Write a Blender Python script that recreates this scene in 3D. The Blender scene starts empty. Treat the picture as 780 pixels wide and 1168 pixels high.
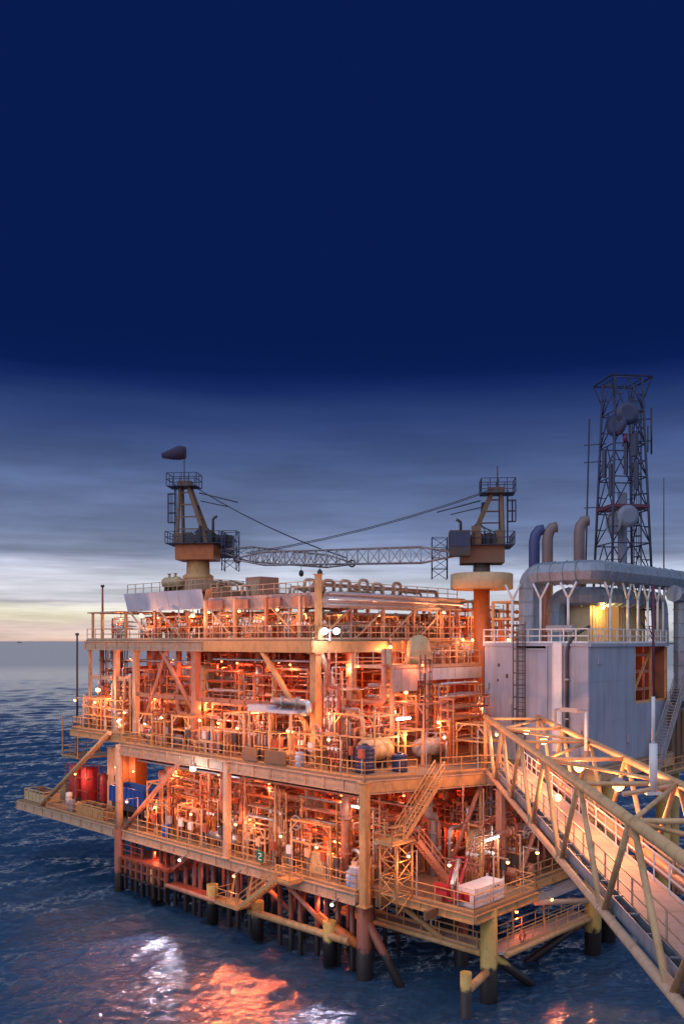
import bpy, math, random
import numpy as np
from mathutils import Vector, Matrix

RND = random.Random(11)
C = bpy.context.scene.collection
SC = bpy.context.scene
CAM_H = 23.5
F = 1000.0
TH = math.radians(46.05)
VX, VY = math.cos(TH), math.sin(TH)
P0 = (1.57, 60.2)


# ---------------------------------------------------------------- frames
def W(p):
    """platform coordinates (across, along, height) -> world"""
    return Vector((P0[0] + VX * p[0] - VY * p[1], P0[1] + VY * p[0] + VX * p[1], p[2]))


def INV(X, Y, Z):
    a, b = X - P0[0], Y - P0[1]
    return (a * VX + b * VY, -a * VY + b * VX, Z)


def proj(p):
    w = W(p)
    return 390 + F * w.x / w.y, 731 - F * (w.z - CAM_H) / w.y


def onx(px, py, x):
    k = (px - 390) / F
    y = (P0[0] + VX * x - k * (P0[1] + VY * x)) / (VY + k * VX)
    d = P0[1] + VY * x + VX * y
    return (x, y, CAM_H - (py - 731) / F * d)


def ony(px, py, y):
    k = (px - 390) / F
    x = (k * (P0[1] + VX * y) - P0[0] + VY * y) / (VX - k * VY)
    d = P0[1] + VY * x + VX * y
    return (x, y, CAM_H - (py - 731) / F * d)


# ---------------------------------------------------------------- materials
def new_mat(name):
    m = bpy.data.materials.new(name)
    m.use_nodes = True
    nt = m.node_tree
    return m, nt, nt.nodes['Principled BSDF']


def paint(name, col, rough=0.5, metal=0.0, dirt=(0.16, 0.07, 0.03), amount=0.24, scale=2.3, bump=0.1, zs=0.6):
    m, nt, bs = new_mat(name)
    tc = nt.nodes.new('ShaderNodeTexCoord')
    n1 = nt.nodes.new('ShaderNodeTexNoise')
    n1.inputs['Scale'].default_value = scale
    n1.inputs['Detail'].default_value = 8
    n1.inputs['Roughness'].default_value = 0.68
    mp = nt.nodes.new('ShaderNodeMapping')
    mp.inputs['Scale'].default_value = (1, 1, zs)
    nt.links.new(tc.outputs['Object'], mp.inputs['Vector'])
    nt.links.new(mp.outputs['Vector'], n1.inputs['Vector'])
    cr = nt.nodes.new('ShaderNodeValToRGB')
    cr.color_ramp.elements[0].position = 0.48
    cr.color_ramp.elements[0].color = (0, 0, 0, 1)
    cr.color_ramp.elements[1].position = 0.72
    cr.color_ramp.elements[1].color = (amount * 2, amount * 2, amount * 2, 1)
    nt.links.new(n1.outputs['Fac'], cr.inputs['Fac'])
    mx = nt.nodes.new('ShaderNodeMixRGB')
    mx.inputs['Color1'].default_value = (*col, 1)
    mx.inputs['Color2'].default_value = (*dirt, 1)
    nt.links.new(cr.outputs['Color'], mx.inputs['Fac'])
    # broad tonal drift
    n2 = nt.nodes.new('ShaderNodeTexNoise')
    n2.inputs['Scale'].default_value = 0.35
    n2.inputs['Detail'].default_value = 3
    nt.links.new(tc.outputs['Object'], n2.inputs['Vector'])
    mr = nt.nodes.new('ShaderNodeMapRange')
    mr.inputs['To Min'].default_value = 0.8
    mr.inputs['To Max'].default_value = 1.15
    nt.links.new(n2.outputs['Fac'], mr.inputs['Value'])
    mu = nt.nodes.new('ShaderNodeMixRGB')
    mu.blend_type = 'MULTIPLY'
    mu.inputs['Fac'].default_value = 1
    nt.links.new(mx.outputs['Color'], mu.inputs['Color1'])
    nt.links.new(mr.outputs['Result'], mu.inputs['Color2'])
    nt.links.new(mu.outputs['Color'], bs.inputs['Base Color'])
    bs.inputs['Roughness'].default_value = rough
    bs.inputs['Metallic'].default_value = metal
    if bump:
        bp = nt.nodes.new('ShaderNodeBump')
        bp.inputs['Strength'].default_value = bump
        bp.inputs['Distance'].default_value = 0.03
        nt.links.new(n1.outputs['Fac'], bp.inputs['Height'])
        nt.links.new(bp.outputs['Normal'], bs.inputs['Normal'])
    return m


M = {}
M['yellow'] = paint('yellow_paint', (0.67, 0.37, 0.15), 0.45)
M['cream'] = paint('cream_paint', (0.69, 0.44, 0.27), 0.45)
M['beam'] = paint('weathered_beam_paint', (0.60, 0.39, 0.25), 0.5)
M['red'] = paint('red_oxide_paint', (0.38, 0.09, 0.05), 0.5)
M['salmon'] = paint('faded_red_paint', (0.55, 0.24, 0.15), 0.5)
M['bright_red'] = paint('red_tank_paint', (0.45, 0.03, 0.04), 0.4, amount=0.15)
M['silver'] = paint('aluminium_cladding', (0.62, 0.61, 0.60), 0.34, 0.7, amount=0.12)
M['grey'] = paint('grey_paint', (0.36, 0.36, 0.37), 0.5)
M['dark'] = paint('dark_steel', (0.05, 0.05, 0.055), 0.5, amount=0.2)
M['brown'] = paint('brown_steel', (0.20, 0.12, 0.07), 0.6)
M['blue'] = paint('blue_paint', (0.02, 0.10, 0.42), 0.4, amount=0.15)
M['navy'] = paint('navy_plastic', (0.025, 0.04, 0.11), 0.4, amount=0.1)
M['pale_blue'] = paint('pale_blue_plastic', (0.35, 0.5, 0.75), 0.4, amount=0.05)
M['white'] = paint('white_paint', (0.78, 0.77, 0.76), 0.45, amount=0.12)
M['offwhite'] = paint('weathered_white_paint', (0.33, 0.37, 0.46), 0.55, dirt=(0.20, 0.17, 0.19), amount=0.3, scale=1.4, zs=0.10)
M['duct'] = paint('galvanised_duct', (0.27, 0.33, 0.40), 0.5, 0.3, dirt=(0.15, 0.12, 0.12), amount=0.32, zs=.25)
M['tan'] = paint('tan_cladding', (0.60, 0.44, 0.24), 0.5, amount=0.15)
M['fascia'] = paint('pale_fascia_panel', (0.52, 0.60, 0.72), 0.45, dirt=(0.35, 0.32, 0.32), amount=0.12)
M['roofgrey'] = paint('roof_grey_paint', (0.40, 0.38, 0.40), 0.5)
M['orange'] = paint('orange_paint', (0.60, 0.17, 0.04), 0.45)
M['deckplate'] = paint('deck_plate', (0.30, 0.20, 0.12), 0.6, dirt=(0.12, 0.08, 0.05), amount=0.4, scale=0.8)
M['walkplate'] = paint('walkway_plate', (0.52, 0.40, 0.34), 0.6, dirt=(0.3, 0.2, 0.15), amount=0.25, scale=0.8)
M['greendeck'] = paint('green_deck_paint', (0.20, 0.26, 0.13), 0.6)
M['stackblue'] = paint('blue_stack_paint', (0.05, 0.07, 0.20), 0.5, amount=0.1)
M['stackbrown'] = paint('heat_stained_stack', (0.20, 0.15, 0.15), 0.5)
M['tower'] = paint('tower_steel', (0.024, 0.034, 0.085), 0.5, amount=0.15)  # the tower's fade into navy is put into its colour
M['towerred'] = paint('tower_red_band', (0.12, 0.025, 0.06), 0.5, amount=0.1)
M['dishdark'] = paint('dish_navy_fade', (0.03, 0.045, 0.115), 0.5, amount=0.1)  # darkened copy of the dish colour: navy fade painted on the upper dishes
M['bridge'] = paint('worn_bridge_paint', (0.68, 0.43, 0.21), 0.5, dirt=(0.22, 0.10, 0.05), amount=0.34, scale=1.7)
M['towertop'] = paint('tower_top_navy_fade', (0.008, 0.012, 0.035), 0.7, amount=0.05)  # top platform's fade into the navy sky put into the colour
M['dish'] = paint('dish_grey', (0.20, 0.23, 0.31), 0.5, amount=0.1)
M['sock'] = paint('windsock_cloth', (0.045, 0.04, 0.085), 0.9, amount=0.1, bump=0)
M['cable'] = paint('steel_cable', (0.06, 0.06, 0.07), 0.6, amount=0.1, bump=0)
M['buoy'] = paint('lifebuoy_orange', (0.75, 0.12, 0.03), 0.5, amount=0.05)
M['signgreen'] = paint('sign_green', (0.01, 0.16, 0.09), 0.4, amount=0.03)
M['jib'] = paint('boom_grey_steel', (0.40, 0.38, 0.40), 0.5, amount=0.2)


def leg_mat(name, top):
    """painted pile, bare and fouled near the waterline (real marine growth)"""
    m = paint(name, top, 0.5)
    nt = m.node_tree
    bs = nt.nodes['Principled BSDF']
    src = bs.inputs['Base Color'].links[0].from_socket
    ge = nt.nodes.new('ShaderNodeNewGeometry')
    sp = nt.nodes.new('ShaderNodeSeparateXYZ')
    nt.links.new(ge.outputs['Position'], sp.inputs[0])
    no = nt.nodes.new('ShaderNodeTexNoise')
    no.inputs['Scale'].default_value = 2.5
    nt.links.new(ge.outputs['Position'], no.inputs['Vector'])
    ad = nt.nodes.new('ShaderNodeMath')
    ad.operation = 'MULTIPLY_ADD'
    ad.inputs[1].default_value = 1.1
    nt.links.new(no.outputs['Fac'], ad.inputs[0])
    nt.links.new(sp.outputs['Z'], ad.inputs[2])
    mr = nt.nodes.new('ShaderNodeMapRange')
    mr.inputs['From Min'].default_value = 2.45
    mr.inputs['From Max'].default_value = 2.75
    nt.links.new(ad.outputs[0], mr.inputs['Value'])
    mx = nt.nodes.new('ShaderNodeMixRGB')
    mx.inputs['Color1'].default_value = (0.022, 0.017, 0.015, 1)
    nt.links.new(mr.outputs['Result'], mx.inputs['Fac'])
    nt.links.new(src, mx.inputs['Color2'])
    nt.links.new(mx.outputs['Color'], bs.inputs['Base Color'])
    return m


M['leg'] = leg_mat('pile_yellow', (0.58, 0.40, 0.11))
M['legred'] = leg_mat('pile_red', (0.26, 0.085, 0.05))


def emit(name, col, s):
    m, nt, bs = new_mat(name)
    bs.inputs['Base Color'].default_value = (*col, 1)
    bs.inputs['Emission Color'].default_value = (*col, 1)
    bs.inputs['Emission Strength'].default_value = s
    return m


M['sodium'] = emit('sodium_bulb', (1.0, 0.58, 0.17), 4.5)
M['deepbulb'] = emit('orange_bulb', (1.0, 0.40, 0.10), 5)
M['whitebulb'] = emit('white_bulb', (0.92, 0.95, 1.0), 14)
M['tube'] = emit('fluorescent_tube', (0.95, 0.95, 1.0), 10)


# ---------------------------------------------------------------- mesh builder
class MB:
    def __init__(s):
        s.v, s.f, s.sm = [], [], []

    def add(s, vs, fs, sm=False):
        n = len(s.v)
        s.v += [tuple(v) for v in vs]
        for f in fs:
            s.f.append(tuple(i + n for i in f))
            s.sm.append(sm)
        return s

    def box(s, x0, x1, y0, y1, z0, z1):
        vs = [(x, y, z) for z in (z0, z1) for y in (y0, y1) for x in (x0, x1)]
        return s.add(vs, [(0, 2, 3, 1), (4, 5, 7, 6), (0, 1, 5, 4), (1, 3, 7, 5), (3, 2, 6, 7), (2, 0, 4, 6)])

    def beam(s, p, q, w, h=None, up=(0, 0, 1)):
        h = h or w
        p, q = Vector(p), Vector(q)
        d = (q - p)
        if d.length < 1e-6:
            return s
        d.normalize()
        u = Vector(up)
        if abs(d.dot(u)) > 0.98:
            u = Vector((0, 1, 0))
        sd = d.cross(u).normalized()
        u = sd.cross(d)
        a, b = sd * w / 2, u * h / 2
        vs = [p - a - b, p + a - b, p + a + b, p - a + b, q - a - b, q + a - b, q + a + b, q - a + b]
        return s.add(vs, [(0, 1, 2, 3), (7, 6, 5, 4), (0, 4, 5, 1), (1, 5, 6, 2), (2, 6, 7, 3), (3, 7, 4, 0)])

    def ibeam(s, p, q, w, h, t=0.09):
        p, q = Vector(p), Vector(q)
        z = Vector((0, 0, h / 2 - t / 2))
        s.beam(p + z, q + z, w, t)
        s.beam(p - z, q - z, w, t)
        s.beam(p, q, t, h - 2 * t - 0.004)
        L_ = (q - p).length
        n = max(2, int(L_ / 1.9))
        for i in range(n + 1):
            c = p.lerp(q, i / n)
            d = (q - p).normalized() * 0.03
            s.beam(c - d, c + d, w * 0.86, h - 2 * t - 0.008)
        return s

    def tube(s, pts, r, n=8, caps=True, rs=None):
        pts = [Vector(p) for p in pts]
        N = len(pts)
        tang = []
        for i in range(N):
            a = pts[max(0, i - 1)]
            b = pts[min(N - 1, i + 1)]
            t = b - a
            tang.append(t.normalized() if t.length > 1e-9 else Vector((0, 0, 1)))
        ref = Vector((0, 0, 1)) if abs(tang[0].z) < 0.9 else Vector((1, 0, 0))
        u = tang[0].cross(ref).normalized()
        vs = []
        for i in range(N):
            t = tang[i]
            u = (u - t * u.dot(t))
            u = u.normalized() if u.length > 1e-6 else t.orthogonal().normalized()
            w = t.cross(u)
            rr = rs[i] if rs else r
            for k in range(n):
                a = 2 * math.pi * k / n
                vs.append(pts[i] + (u * math.cos(a) + w * math.sin(a)) * rr)
        fs = []
        for i in range(N - 1):
            for k in range(n):
                k2 = (k + 1) % n
                fs.append((i * n + k, i * n + k2, (i + 1) * n + k2, (i + 1) * n + k))
        s.add(vs, fs, True)
        if caps:
            b = len(s.v) - N * n
            s.f.append(tuple(b + k for k in range(n))[::-1]); s.sm.append(False)
            s.f.append(tuple(b + (N - 1) * n + k for k in range(n))); s.sm.append(False)
        return s

    def cyl(s, p, q, r, n=12):
        return s.tube([p, q], r, n)

    def lathe(s, prof, base=(0, 0, 0), axis='z', n=16):
        """prof: list of (radius, height)"""
        bx, by, bz = base
        vs = []
        for r, h in prof:
            for k in range(n):
                a = 2 * math.pi * k / n
                c, d = r * math.cos(a), r * math.sin(a)
                vs.append((bx + c, by + d, bz + h) if axis == 'z' else ((bx + c, by + h, bz + d) if axis == 'y' else (bx + h, by + c, bz + d)))
        fs = []
        for i in range(len(prof) - 1):
            for k in range(n):
                k2 = (k + 1) % n
                q = (i * n + k, i * n + k2, (i + 1) * n + k2, (i + 1) * n + k)
                fs.append(q if axis != 'y' else q[::-1])
        s.add(vs, fs, True)
        b = len(s.v) - len(vs)
        s.f.append(tuple(b + k for k in range(n))[::-1]); s.sm.append(False)
        s.f.append(tuple(b + (len(prof) - 1) * n + k for k in range(n))); s.sm.append(False)
        return s

    def prism(s, poly, z0, z1):
        n = len(poly)
        vs = [(x, y, z0) for x, y in poly] + [(x, y, z1) for x, y in poly]
        fs = [tuple(range(n))[::-1], tuple(range(n, 2 * n))]
        for i in range(n):
            j = (i + 1) % n
            fs.append((i, j, n + j, n + i))
        return s.add(vs, fs)

    def torus(s, c, R_, r, normal=(0, 0, 1), n=16, m=6):
        nn = Vector(normal).normalized()
        a = nn.orthogonal().normalized()
        b = nn.cross(a)
        pts = [Vector(c) + (a * math.cos(2 * math.pi * k / n) + b * math.sin(2 * math.pi * k / n)) * R_ for k in range(n)]
        vs, fs = [], []
        for k in range(n):
            o = (pts[k] - Vector(c)).normalized()
            for j in range(m):
                t = 2 * math.pi * j / m
                vs.append(pts[k] + (o * math.cos(t) + nn * math.sin(t)) * r)
        for k in range(n):
            for j in range(m):
                k2, j2 = (k + 1) % n, (j + 1) % m
                fs.append((k * m + j, k2 * m + j, k2 * m + j2, k * m + j2))
        return s.add(vs, fs, True)


ORG = {}


def obj(name, mb, mat, parent=None, origin=None, label=None, cat=None, group=None, kind=None):
    if parent is not None:
        org = ORG[parent.name]
    else:
        org = origin if origin is not None else (0, 0, 0)
    me = bpy.data.meshes.new(name)
    ox, oy, oz = org
    me.from_pydata([(x - ox, y - oy, z - oz) for x, y, z in mb.v], [], mb.f)
    me.polygons.foreach_set('use_smooth', mb.sm)
    me.materials.append(M[mat] if isinstance(mat, str) else mat)
    me.update()
    o = bpy.data.objects.new(name, me)
    C.objects.link(o)
    if parent is not None:
        o.parent = parent
    else:
        o.location = W(org)
        o.rotation_euler = (0, 0, TH)
    ORG[o.name] = org
    tag(o, label, cat, group, kind)
    return o


def tag(o, label=None, cat=None, group=None, kind=None):
    if label: o['label'] = label
    if cat: o['category'] = cat
    if group: o['group'] = group
    if kind: o['kind'] = kind


def thing(name, label, cat, pos=(0, 0, 0), group=None):
    o = bpy.data.objects.new(name, None)
    o.empty_display_size = 0.2
    C.objects.link(o)
    o.location = W(pos)
    o.rotation_euler = (0, 0, TH)
    ORG[o.name] = tuple(pos)
    tag(o, label, cat, group)
    return o


REG = []


def rep(o, single, plural, group):
    o['group'] = group
    o['label'] = single
    REG.append((o, single, plural))


def copy_tree(o, pos):
    def cp(a, par):
        c = a.copy()
        C.objects.link(c)
        c.parent = par
        for ch in [k for k in bpy.data.objects if k.parent == a]:
            cp(ch, c)
        return c
    r = cp(o, None)
    r.location = W(pos)
    ORG[r.name] = tuple(pos)
    return r


ONES = ['', 'first', 'second', 'third', 'fourth', 'fifth', 'sixth', 'seventh', 'eighth', 'ninth', 'tenth', 'eleventh', 'twelfth',
        'thirteenth', 'fourteenth', 'fifteenth', 'sixteenth', 'seventeenth', 'eighteenth', 'nineteenth']
TENS = {2: ('twentieth', 'twenty'), 3: ('thirtieth', 'thirty'), 4: ('fortieth', 'forty'), 5: ('fiftieth', 'fifty'), 6: ('sixtieth', 'sixty')}


def ordinal(n):
    if n < 20:
        return ONES[n]
    t, u = divmod(n, 10)
    return TENS[t][0] if u == 0 else TENS[t][1] + '-' + ONES[u]


def finish_labels():
    by = {}
    for o, s_, p_ in REG:
        by.setdefault((s_, p_), []).append(o)
    for (s_, p_), os_ in by.items():
        if len(os_) == 1:
            os_[0]['label'] = s_
            continue
        os_.sort(key=lambda o: (o.matrix_basis.translation.x / max(1, o.matrix_basis.translation.y)))
        for i, o in enumerate(os_):
            k = i + 1
            w = 'leftmost' if k == 1 else ('rightmost' if k == len(os_) else ordinal(k) + ' from left')
            o['label'] = '%s of the %s' % (w, p_)


def bend(pts, r, k=4):
    pts = [Vector(p) for p in pts]
    out = [pts[0]]
    for i in range(1, len(pts) - 1):
        a, b, c = pts[i - 1], pts[i], pts[i + 1]
        d1, d2 = (a - b), (c - b)
        rr = min(r, d1.length * 0.45, d2.length * 0.45)
        if rr < 1e-4 or d1.length < 1e-4 or d2.length < 1e-4:
            continue
        p, q = b + d1.normalized() * rr, b + d2.normalized() * rr
        for j in range(k + 1):
            t = j / k
            out.append(p * (1 - t) ** 2 + b * 2 * t * (1 - t) + q * t * t)
    out.append(pts[-1])
    return out


def railing(mb, pts, h=1.1, step=1.6, r=0.028, toe=True):
    pts = [Vector(p) for p in pts]
    for a, b in zip(pts, pts[1:]):
        L_ = (b - a).length
        n = max(1, round(L_ / step))
        for i in range(n + 1):
            c = a.lerp(b, i / n)
            mb.beam(c, c + Vector((0, 0, h)), r * 2)
        for k in (1.0, 0.52):
            mb.beam(a + Vector((0, 0, h * k)), b + Vector((0, 0, h * k)), r * 2)
        if toe:
            mb.beam(a + Vector((0, 0, 0.08)), b + Vector((0, 0, 0.08)), 0.02, 0.14)
    return mb


def stair(parent, p, q, width, mat='yellow', rmat='yellow', n=None):
    """flight between p (top) and q (bottom): one part, rails a sub-part"""
    p, q = Vector(p), Vector(q)
    d = q - p
    hd = Vector((d.x, d.y, 0)).normalized()
    sd = Vector((-hd.y, hd.x, 0)) * width / 2
    mb = MB()
    for s_ in (-1, 1):
        mb.beam(p + sd * s_, q + sd * s_, 0.06, 0.28)
    n = n or max(4, int(abs(d.z) / 0.23))
    for i in range(1, n):
        c = p + d * (i / n)
        mb.beam(c - sd * 0.96, c + sd * 0.96, 0.26, 0.05)
    st = obj('stair', mb, mat, parent)
    rb = MB()
    for s_ in (-1, 1):
        for k in (1.0, 0.55):
            z = Vector((0, 0, k))
            rb.beam(p + sd * s_ + z, q + sd * s_ + z, 0.06)
        m_ = max(2, int(d.length / 1.3))
        for i in range(m_ + 1):
            c = p + d * (i / m_) + sd * s_
            rb.beam(c, c + Vector((0, 0, 1.0)), 0.055)
    obj('handrail', rb, rmat, st)
    return st


def ladder(mb, p, z1, face, w=0.5, cage=True):
    """vertical ladder from p up to z1; face = outward direction of the cage"""
    x, y, z0 = p
    fx, fy = face
    sx, sy = -fy * w / 2, fx * w / 2
    for s_ in (-1, 1):
        mb.beam((x + sx * s_, y + sy * s_, z0), (x + sx * s_, y + sy * s_, z1), 0.07)
    z = z0 + 0.3
    while z < z1 - 0.1:
        mb.beam((x - sx, y - sy, z), (x + sx, y + sy, z), 0.04)
        z += 0.36
    if cage:
        z = z0 + 2.2
        zs = []
        while z <= z1:
            zs.append(z)
            z += 0.95
        pr = [(-1.1, 0), (-1.2, 0.5), (-0.6, 0.85), (0.6, 0.85), (1.2, 0.5), (1.1, 0)]
        rows = [[(x + sx * a + fx * b * 0.85, y + sy * a + fy * b * 0.85, zz) for a, b in pr] for zz in zs]
        for r_ in rows:
            for a, b in zip(r_, r_[1:]):
                mb.beam(a, b, 0.05, 0.07)
        if len(rows) > 1:
            for k in range(1, 5):
                mb.beam(rows[0][k], rows[-1][k], 0.05)
    return mb


def lattice(mb, corners, nbay, rc, rb):
    """corners: 4 polylines endpoints [(p,q)...]; zig-zag on the four faces"""
    for p, q in corners:
        mb.tube([p, q], rc, 6)
    for k in range(4):
        p1, q1 = map(Vector, corners[k])
        p2, q2 = map(Vector, corners[(k + 1) % 4])
        for i in range(nbay):
            a0, a1 = p1.lerp(q1, i / nbay), p1.lerp(q1, (i + 1) / nbay)
            b0, b1 = p2.lerp(q2, i / nbay), p2.lerp(q2, (i + 1) / nbay)
            mb.tube([a0, b1] if i % 2 == 0 else [b0, a1], rb, 5)
            mb.tube([a1, b1], rb, 5)
    return mb


# ---------------------------------------------------------------- lights
LD = {}


def light_data(kind, col, power, radius):
    key = (kind, power)
    if key not in LD:
        l = bpy.data.lights.new(kind, 'POINT')
        l.color = col
        l.energy = power
        l.shadow_soft_size = radius
        LD[key] = l
    return LD[key]


SOD = (1.0, 0.335, 0.13)
DEEP = (1.0, 0.195, 0.08)
GOLD = (1.0, 0.58, 0.16)
WHT = (0.85, 0.9, 1.0)


def put_light(parent, off, kind, col, power, radius=0.14):
    o = bpy.data.objects.new(kind, light_data(kind, col, power, radius))
    C.objects.link(o)
    o.parent = parent
    o.location = off


def lamp(pos, single, plural, group, style='sodium', power=260, size=0.17, off=(-0.3, -0.3, -0.35), hang=0.55, col=None, arm=None):
    """bulkhead lamp: bracket, hood, bulb"""
    x, y, z = pos
    t = thing('deck_lamp', single, 'lamp', pos)
    mb = MB()
    mb.beam((x, y, z + size), (x, y, z + size + hang), 0.05)
    if arm:
        mb.beam((x, y, z + size + .1), (x + arm[0], y + arm[1], z + size + .1), 0.05)
        mb.beam((x + arm[0], y + arm[1], z + size + .14), (x + arm[0], y + arm[1], arm[2]), 0.06)
    obj('bracket', mb, 'grey', t)
    mb = MB().lathe([(size * 0.55, size * 1.25), (size * 1.15, size * 0.8), (size * 1.2, size * 0.55)], pos, n=10)
    obj('hood', mb, 'grey', t)
    mb = MB().lathe([(size * 0.4, -size * 0.9), (size * 0.9, -size * 0.5), (size, 0), (size * 0.75, size * 0.5)], pos, n=10)
    obj('bulb', mb, {'white': 'whitebulb', 'deep': 'deepbulb'}.get(style, 'sodium'), t)
    c = col or {'sodium': SOD, 'white': WHT, 'gold': GOLD, 'deep': DEEP}[style]
    put_light(t, off, style + '_glow', c, power)
    rep(t, single, plural, group)
    return t


# ================================================================ PLATFORM
PLAT = thing('oil_platform', 'large three deck yellow steel offshore platform on piles in the sea', 'oil platform', (0, 0, 0))
ZL, ZM, ZU = 6.1, 14.0, 23.6

# --- lower deck
LOW = [(0, 51.5), (0, 0.8), (1.6, 0.8), (1.6, -8), (9, -8), (9, -6.5), (16, -6.5), (22, -6.5), (22, 31), (6.2, 31), (6.2, 51.5)]
lower = obj('lower_deck', MB().prism(LOW, ZL - 0.12, ZL), 'deckplate', PLAT)
mb = MB()
m2 = MB()
for i, (a, b) in enumerate(zip(LOW, LOW[1:] + LOW[:1])):
    if 1 <= i <= 6:
        m2.ibeam((a[0], a[1], ZL - 0.42), (b[0], b[1], ZL - 0.42), 0.3, 0.56, .07)
    else:
        mb.ibeam((a[0], a[1], ZL - 0.56), (b[0], b[1], ZL - 0.56), 0.34, 0.84)
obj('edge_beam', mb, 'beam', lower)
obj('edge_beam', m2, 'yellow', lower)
mb = MB()
for y in np.arange(-5, 51, 4.2):
    mb.beam((0.3, y, ZL - 0.5), (6 if y > 31 else 21.8, y, ZL - 0.5), 0.24, 0.6)
obj('floor_beam', mb, 'brown', lower)
rl = MB()
railing(rl, [(0.08, 45, ZL), (0.08, 31.7, ZL)])
railing(rl, [(0.08, 29.6, ZL), (0.08, 11, ZL)])
railing(rl, [(0.08, 8.5, ZL), (0.08, 0.9, ZL)])
railing(rl, [(1.7, 0.0, ZL), (1.7, -7.9, ZL), (8.9, -7.9, ZL), (8.9, -6.4, ZL), (21.9, -6.4, ZL)])
railing(rl, [(6.1, 31, ZL), (6.1, 51.3, ZL)])
obj('railing', rl, 'yellow', lower)
obj('green_floor', MB().prism([(0.9, 19), (4.2, 19), (4.2, 26.5), (0.9, 26.5)], ZL + 0.004, ZL + 0.012), 'greendeck', lower)

# --- mid deck
MID = [(0, 31), (0, 0), (9, -3.6), (15.5, -8.8), (29.5, -8.8), (29.5, 31)]
mid = obj('mid_deck', MB().prism(MID, ZM - 0.12, ZM), 'deckplate', PLAT)
mb = MB()
for a, b in zip(MID, MID[1:] + MID[:1]):
    mb.ibeam((a[0], a[1], ZM - 0.62), (b[0], b[1], ZM - 0.62), 0.36, 0.96)
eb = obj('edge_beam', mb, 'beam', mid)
mb = MB()
mb.beam((0.25, -0.22, ZM - 0.62), (8.9, -3.68, ZM - 0.62), 0.1, 0.7)
obj('fascia_plate', mb, 'yellow', mid)
mb = MB()
for y in np.arange(0.8, 31, 3.75):
    mb.beam((0.3, y, ZM - 0.5), (29, y, ZM - 0.5), 0.24, 0.6)
for x in (4, 8, 12, 16, 20):
    mb.beam((x, 0.6, ZM - 0.9), (x, 30.8, ZM - 0.9), 0.22, 0.5)
obj('floor_beam', mb, 'salmon', mid)
rl = MB()
railing(rl, [(0.08, 30.8, ZM), (0.08, 0.1, ZM), (3.9, -1.4, ZM)])
railing(rl, [(5.7, -2.15, ZM), (8.9, -3.45, ZM), (10.4, -4.6, ZM)])
obj('railing', rl, 'yellow', mid)

# --- side platform at the far left of the mid deck
SIDE = [(0.6, 41), (0.6, 31.3), (11, 31.3), (11, 41)]
side = obj('side_platform', MB().prism(SIDE, ZM + 0.55, ZM + 0.7), 'deckplate', PLAT)
mb = MB()
for a, b in zip(SIDE, SIDE[1:] + SIDE[:1]):
    mb.ibeam((a[0], a[1], ZM + 0.2), (b[0], b[1], ZM + 0.2), 0.26, 0.66)
obj('edge_beam', mb, 'yellow', side)
rl = MB()
railing(rl, [(0.7, 31.4, ZM + 0.7), (0.7, 40.9, ZM + 0.7), (10.9, 40.9, ZM + 0.7)])
obj('railing', rl, 'yellow', side)
mb = MB().prism([(1.5, 41.2), (6, 41.2), (6, 44.5), (1.5, 44.5)], ZM - 2.7, ZM - 2.55)
sp2 = obj('access_platform', mb, 'deckplate', PLAT)
rl = MB()
railing(rl, [(1.5, 41.3, ZM - 2.55), (1.5, 44.4, ZM - 2.55), (5.9, 44.4, ZM - 2.55)])
for c in ((1.5, 44.4), (5.9, 44.4), (1.5, 41.3), (5.9, 41.3)):
    rl.beam((c[0], c[1], ZM - 2.6), (c[0], c[1], ZM + 1.7), 0.1)
obj('railing', rl, 'yellow', sp2)

# --- upper deck
UP = [(2, 40.5), (2, 7.2), (29, 7.2), (29, 40.5)]
upper = obj('upper_deck', MB().prism(UP, ZU - 0.12, ZU), 'deckplate', PLAT)
mb = MB()
for i, (a, b) in enumerate(zip(UP, UP[1:] + UP[:1])):
    mb.ibeam((a[0], a[1], ZU - 0.58), (b[0], b[1], ZU - 0.58), 0.36, 0.9)
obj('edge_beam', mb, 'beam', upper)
mb = MB()
mb.beam((1.78, 20.5, ZU - 0.58), (1.78, 7.0, ZU - 0.58), 0.08, 0.86)
mb.beam((1.8, 7.0, ZU - 0.58), (14, 7.0, ZU - 0.58), 0.08, 0.86)
obj('fascia_plate', mb, 'yellow', upper)
mb = MB()
for y in np.arange(9, 40, 3.6):
    mb.beam((2.3, y, ZU - 0.5), (28.8, y, ZU - 0.5), 0.22, 0.5)
for x in (6, 10, 14, 18):
    mb.beam((x, 7.5, ZU - 0.9), (x, 40.2, ZU - 0.9), 0.2, 0.45)
obj('floor_beam', mb, 'salmon', upper)
rl = MB()
railing(rl, [(2.08, 40.4, ZU), (2.08, 7.3, ZU), (21, 7.3, ZU)])
railing(rl, [(2.08, 40.4, ZU), (12, 40.4, ZU)])
obj('railing', rl, 'cream', upper)

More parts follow.
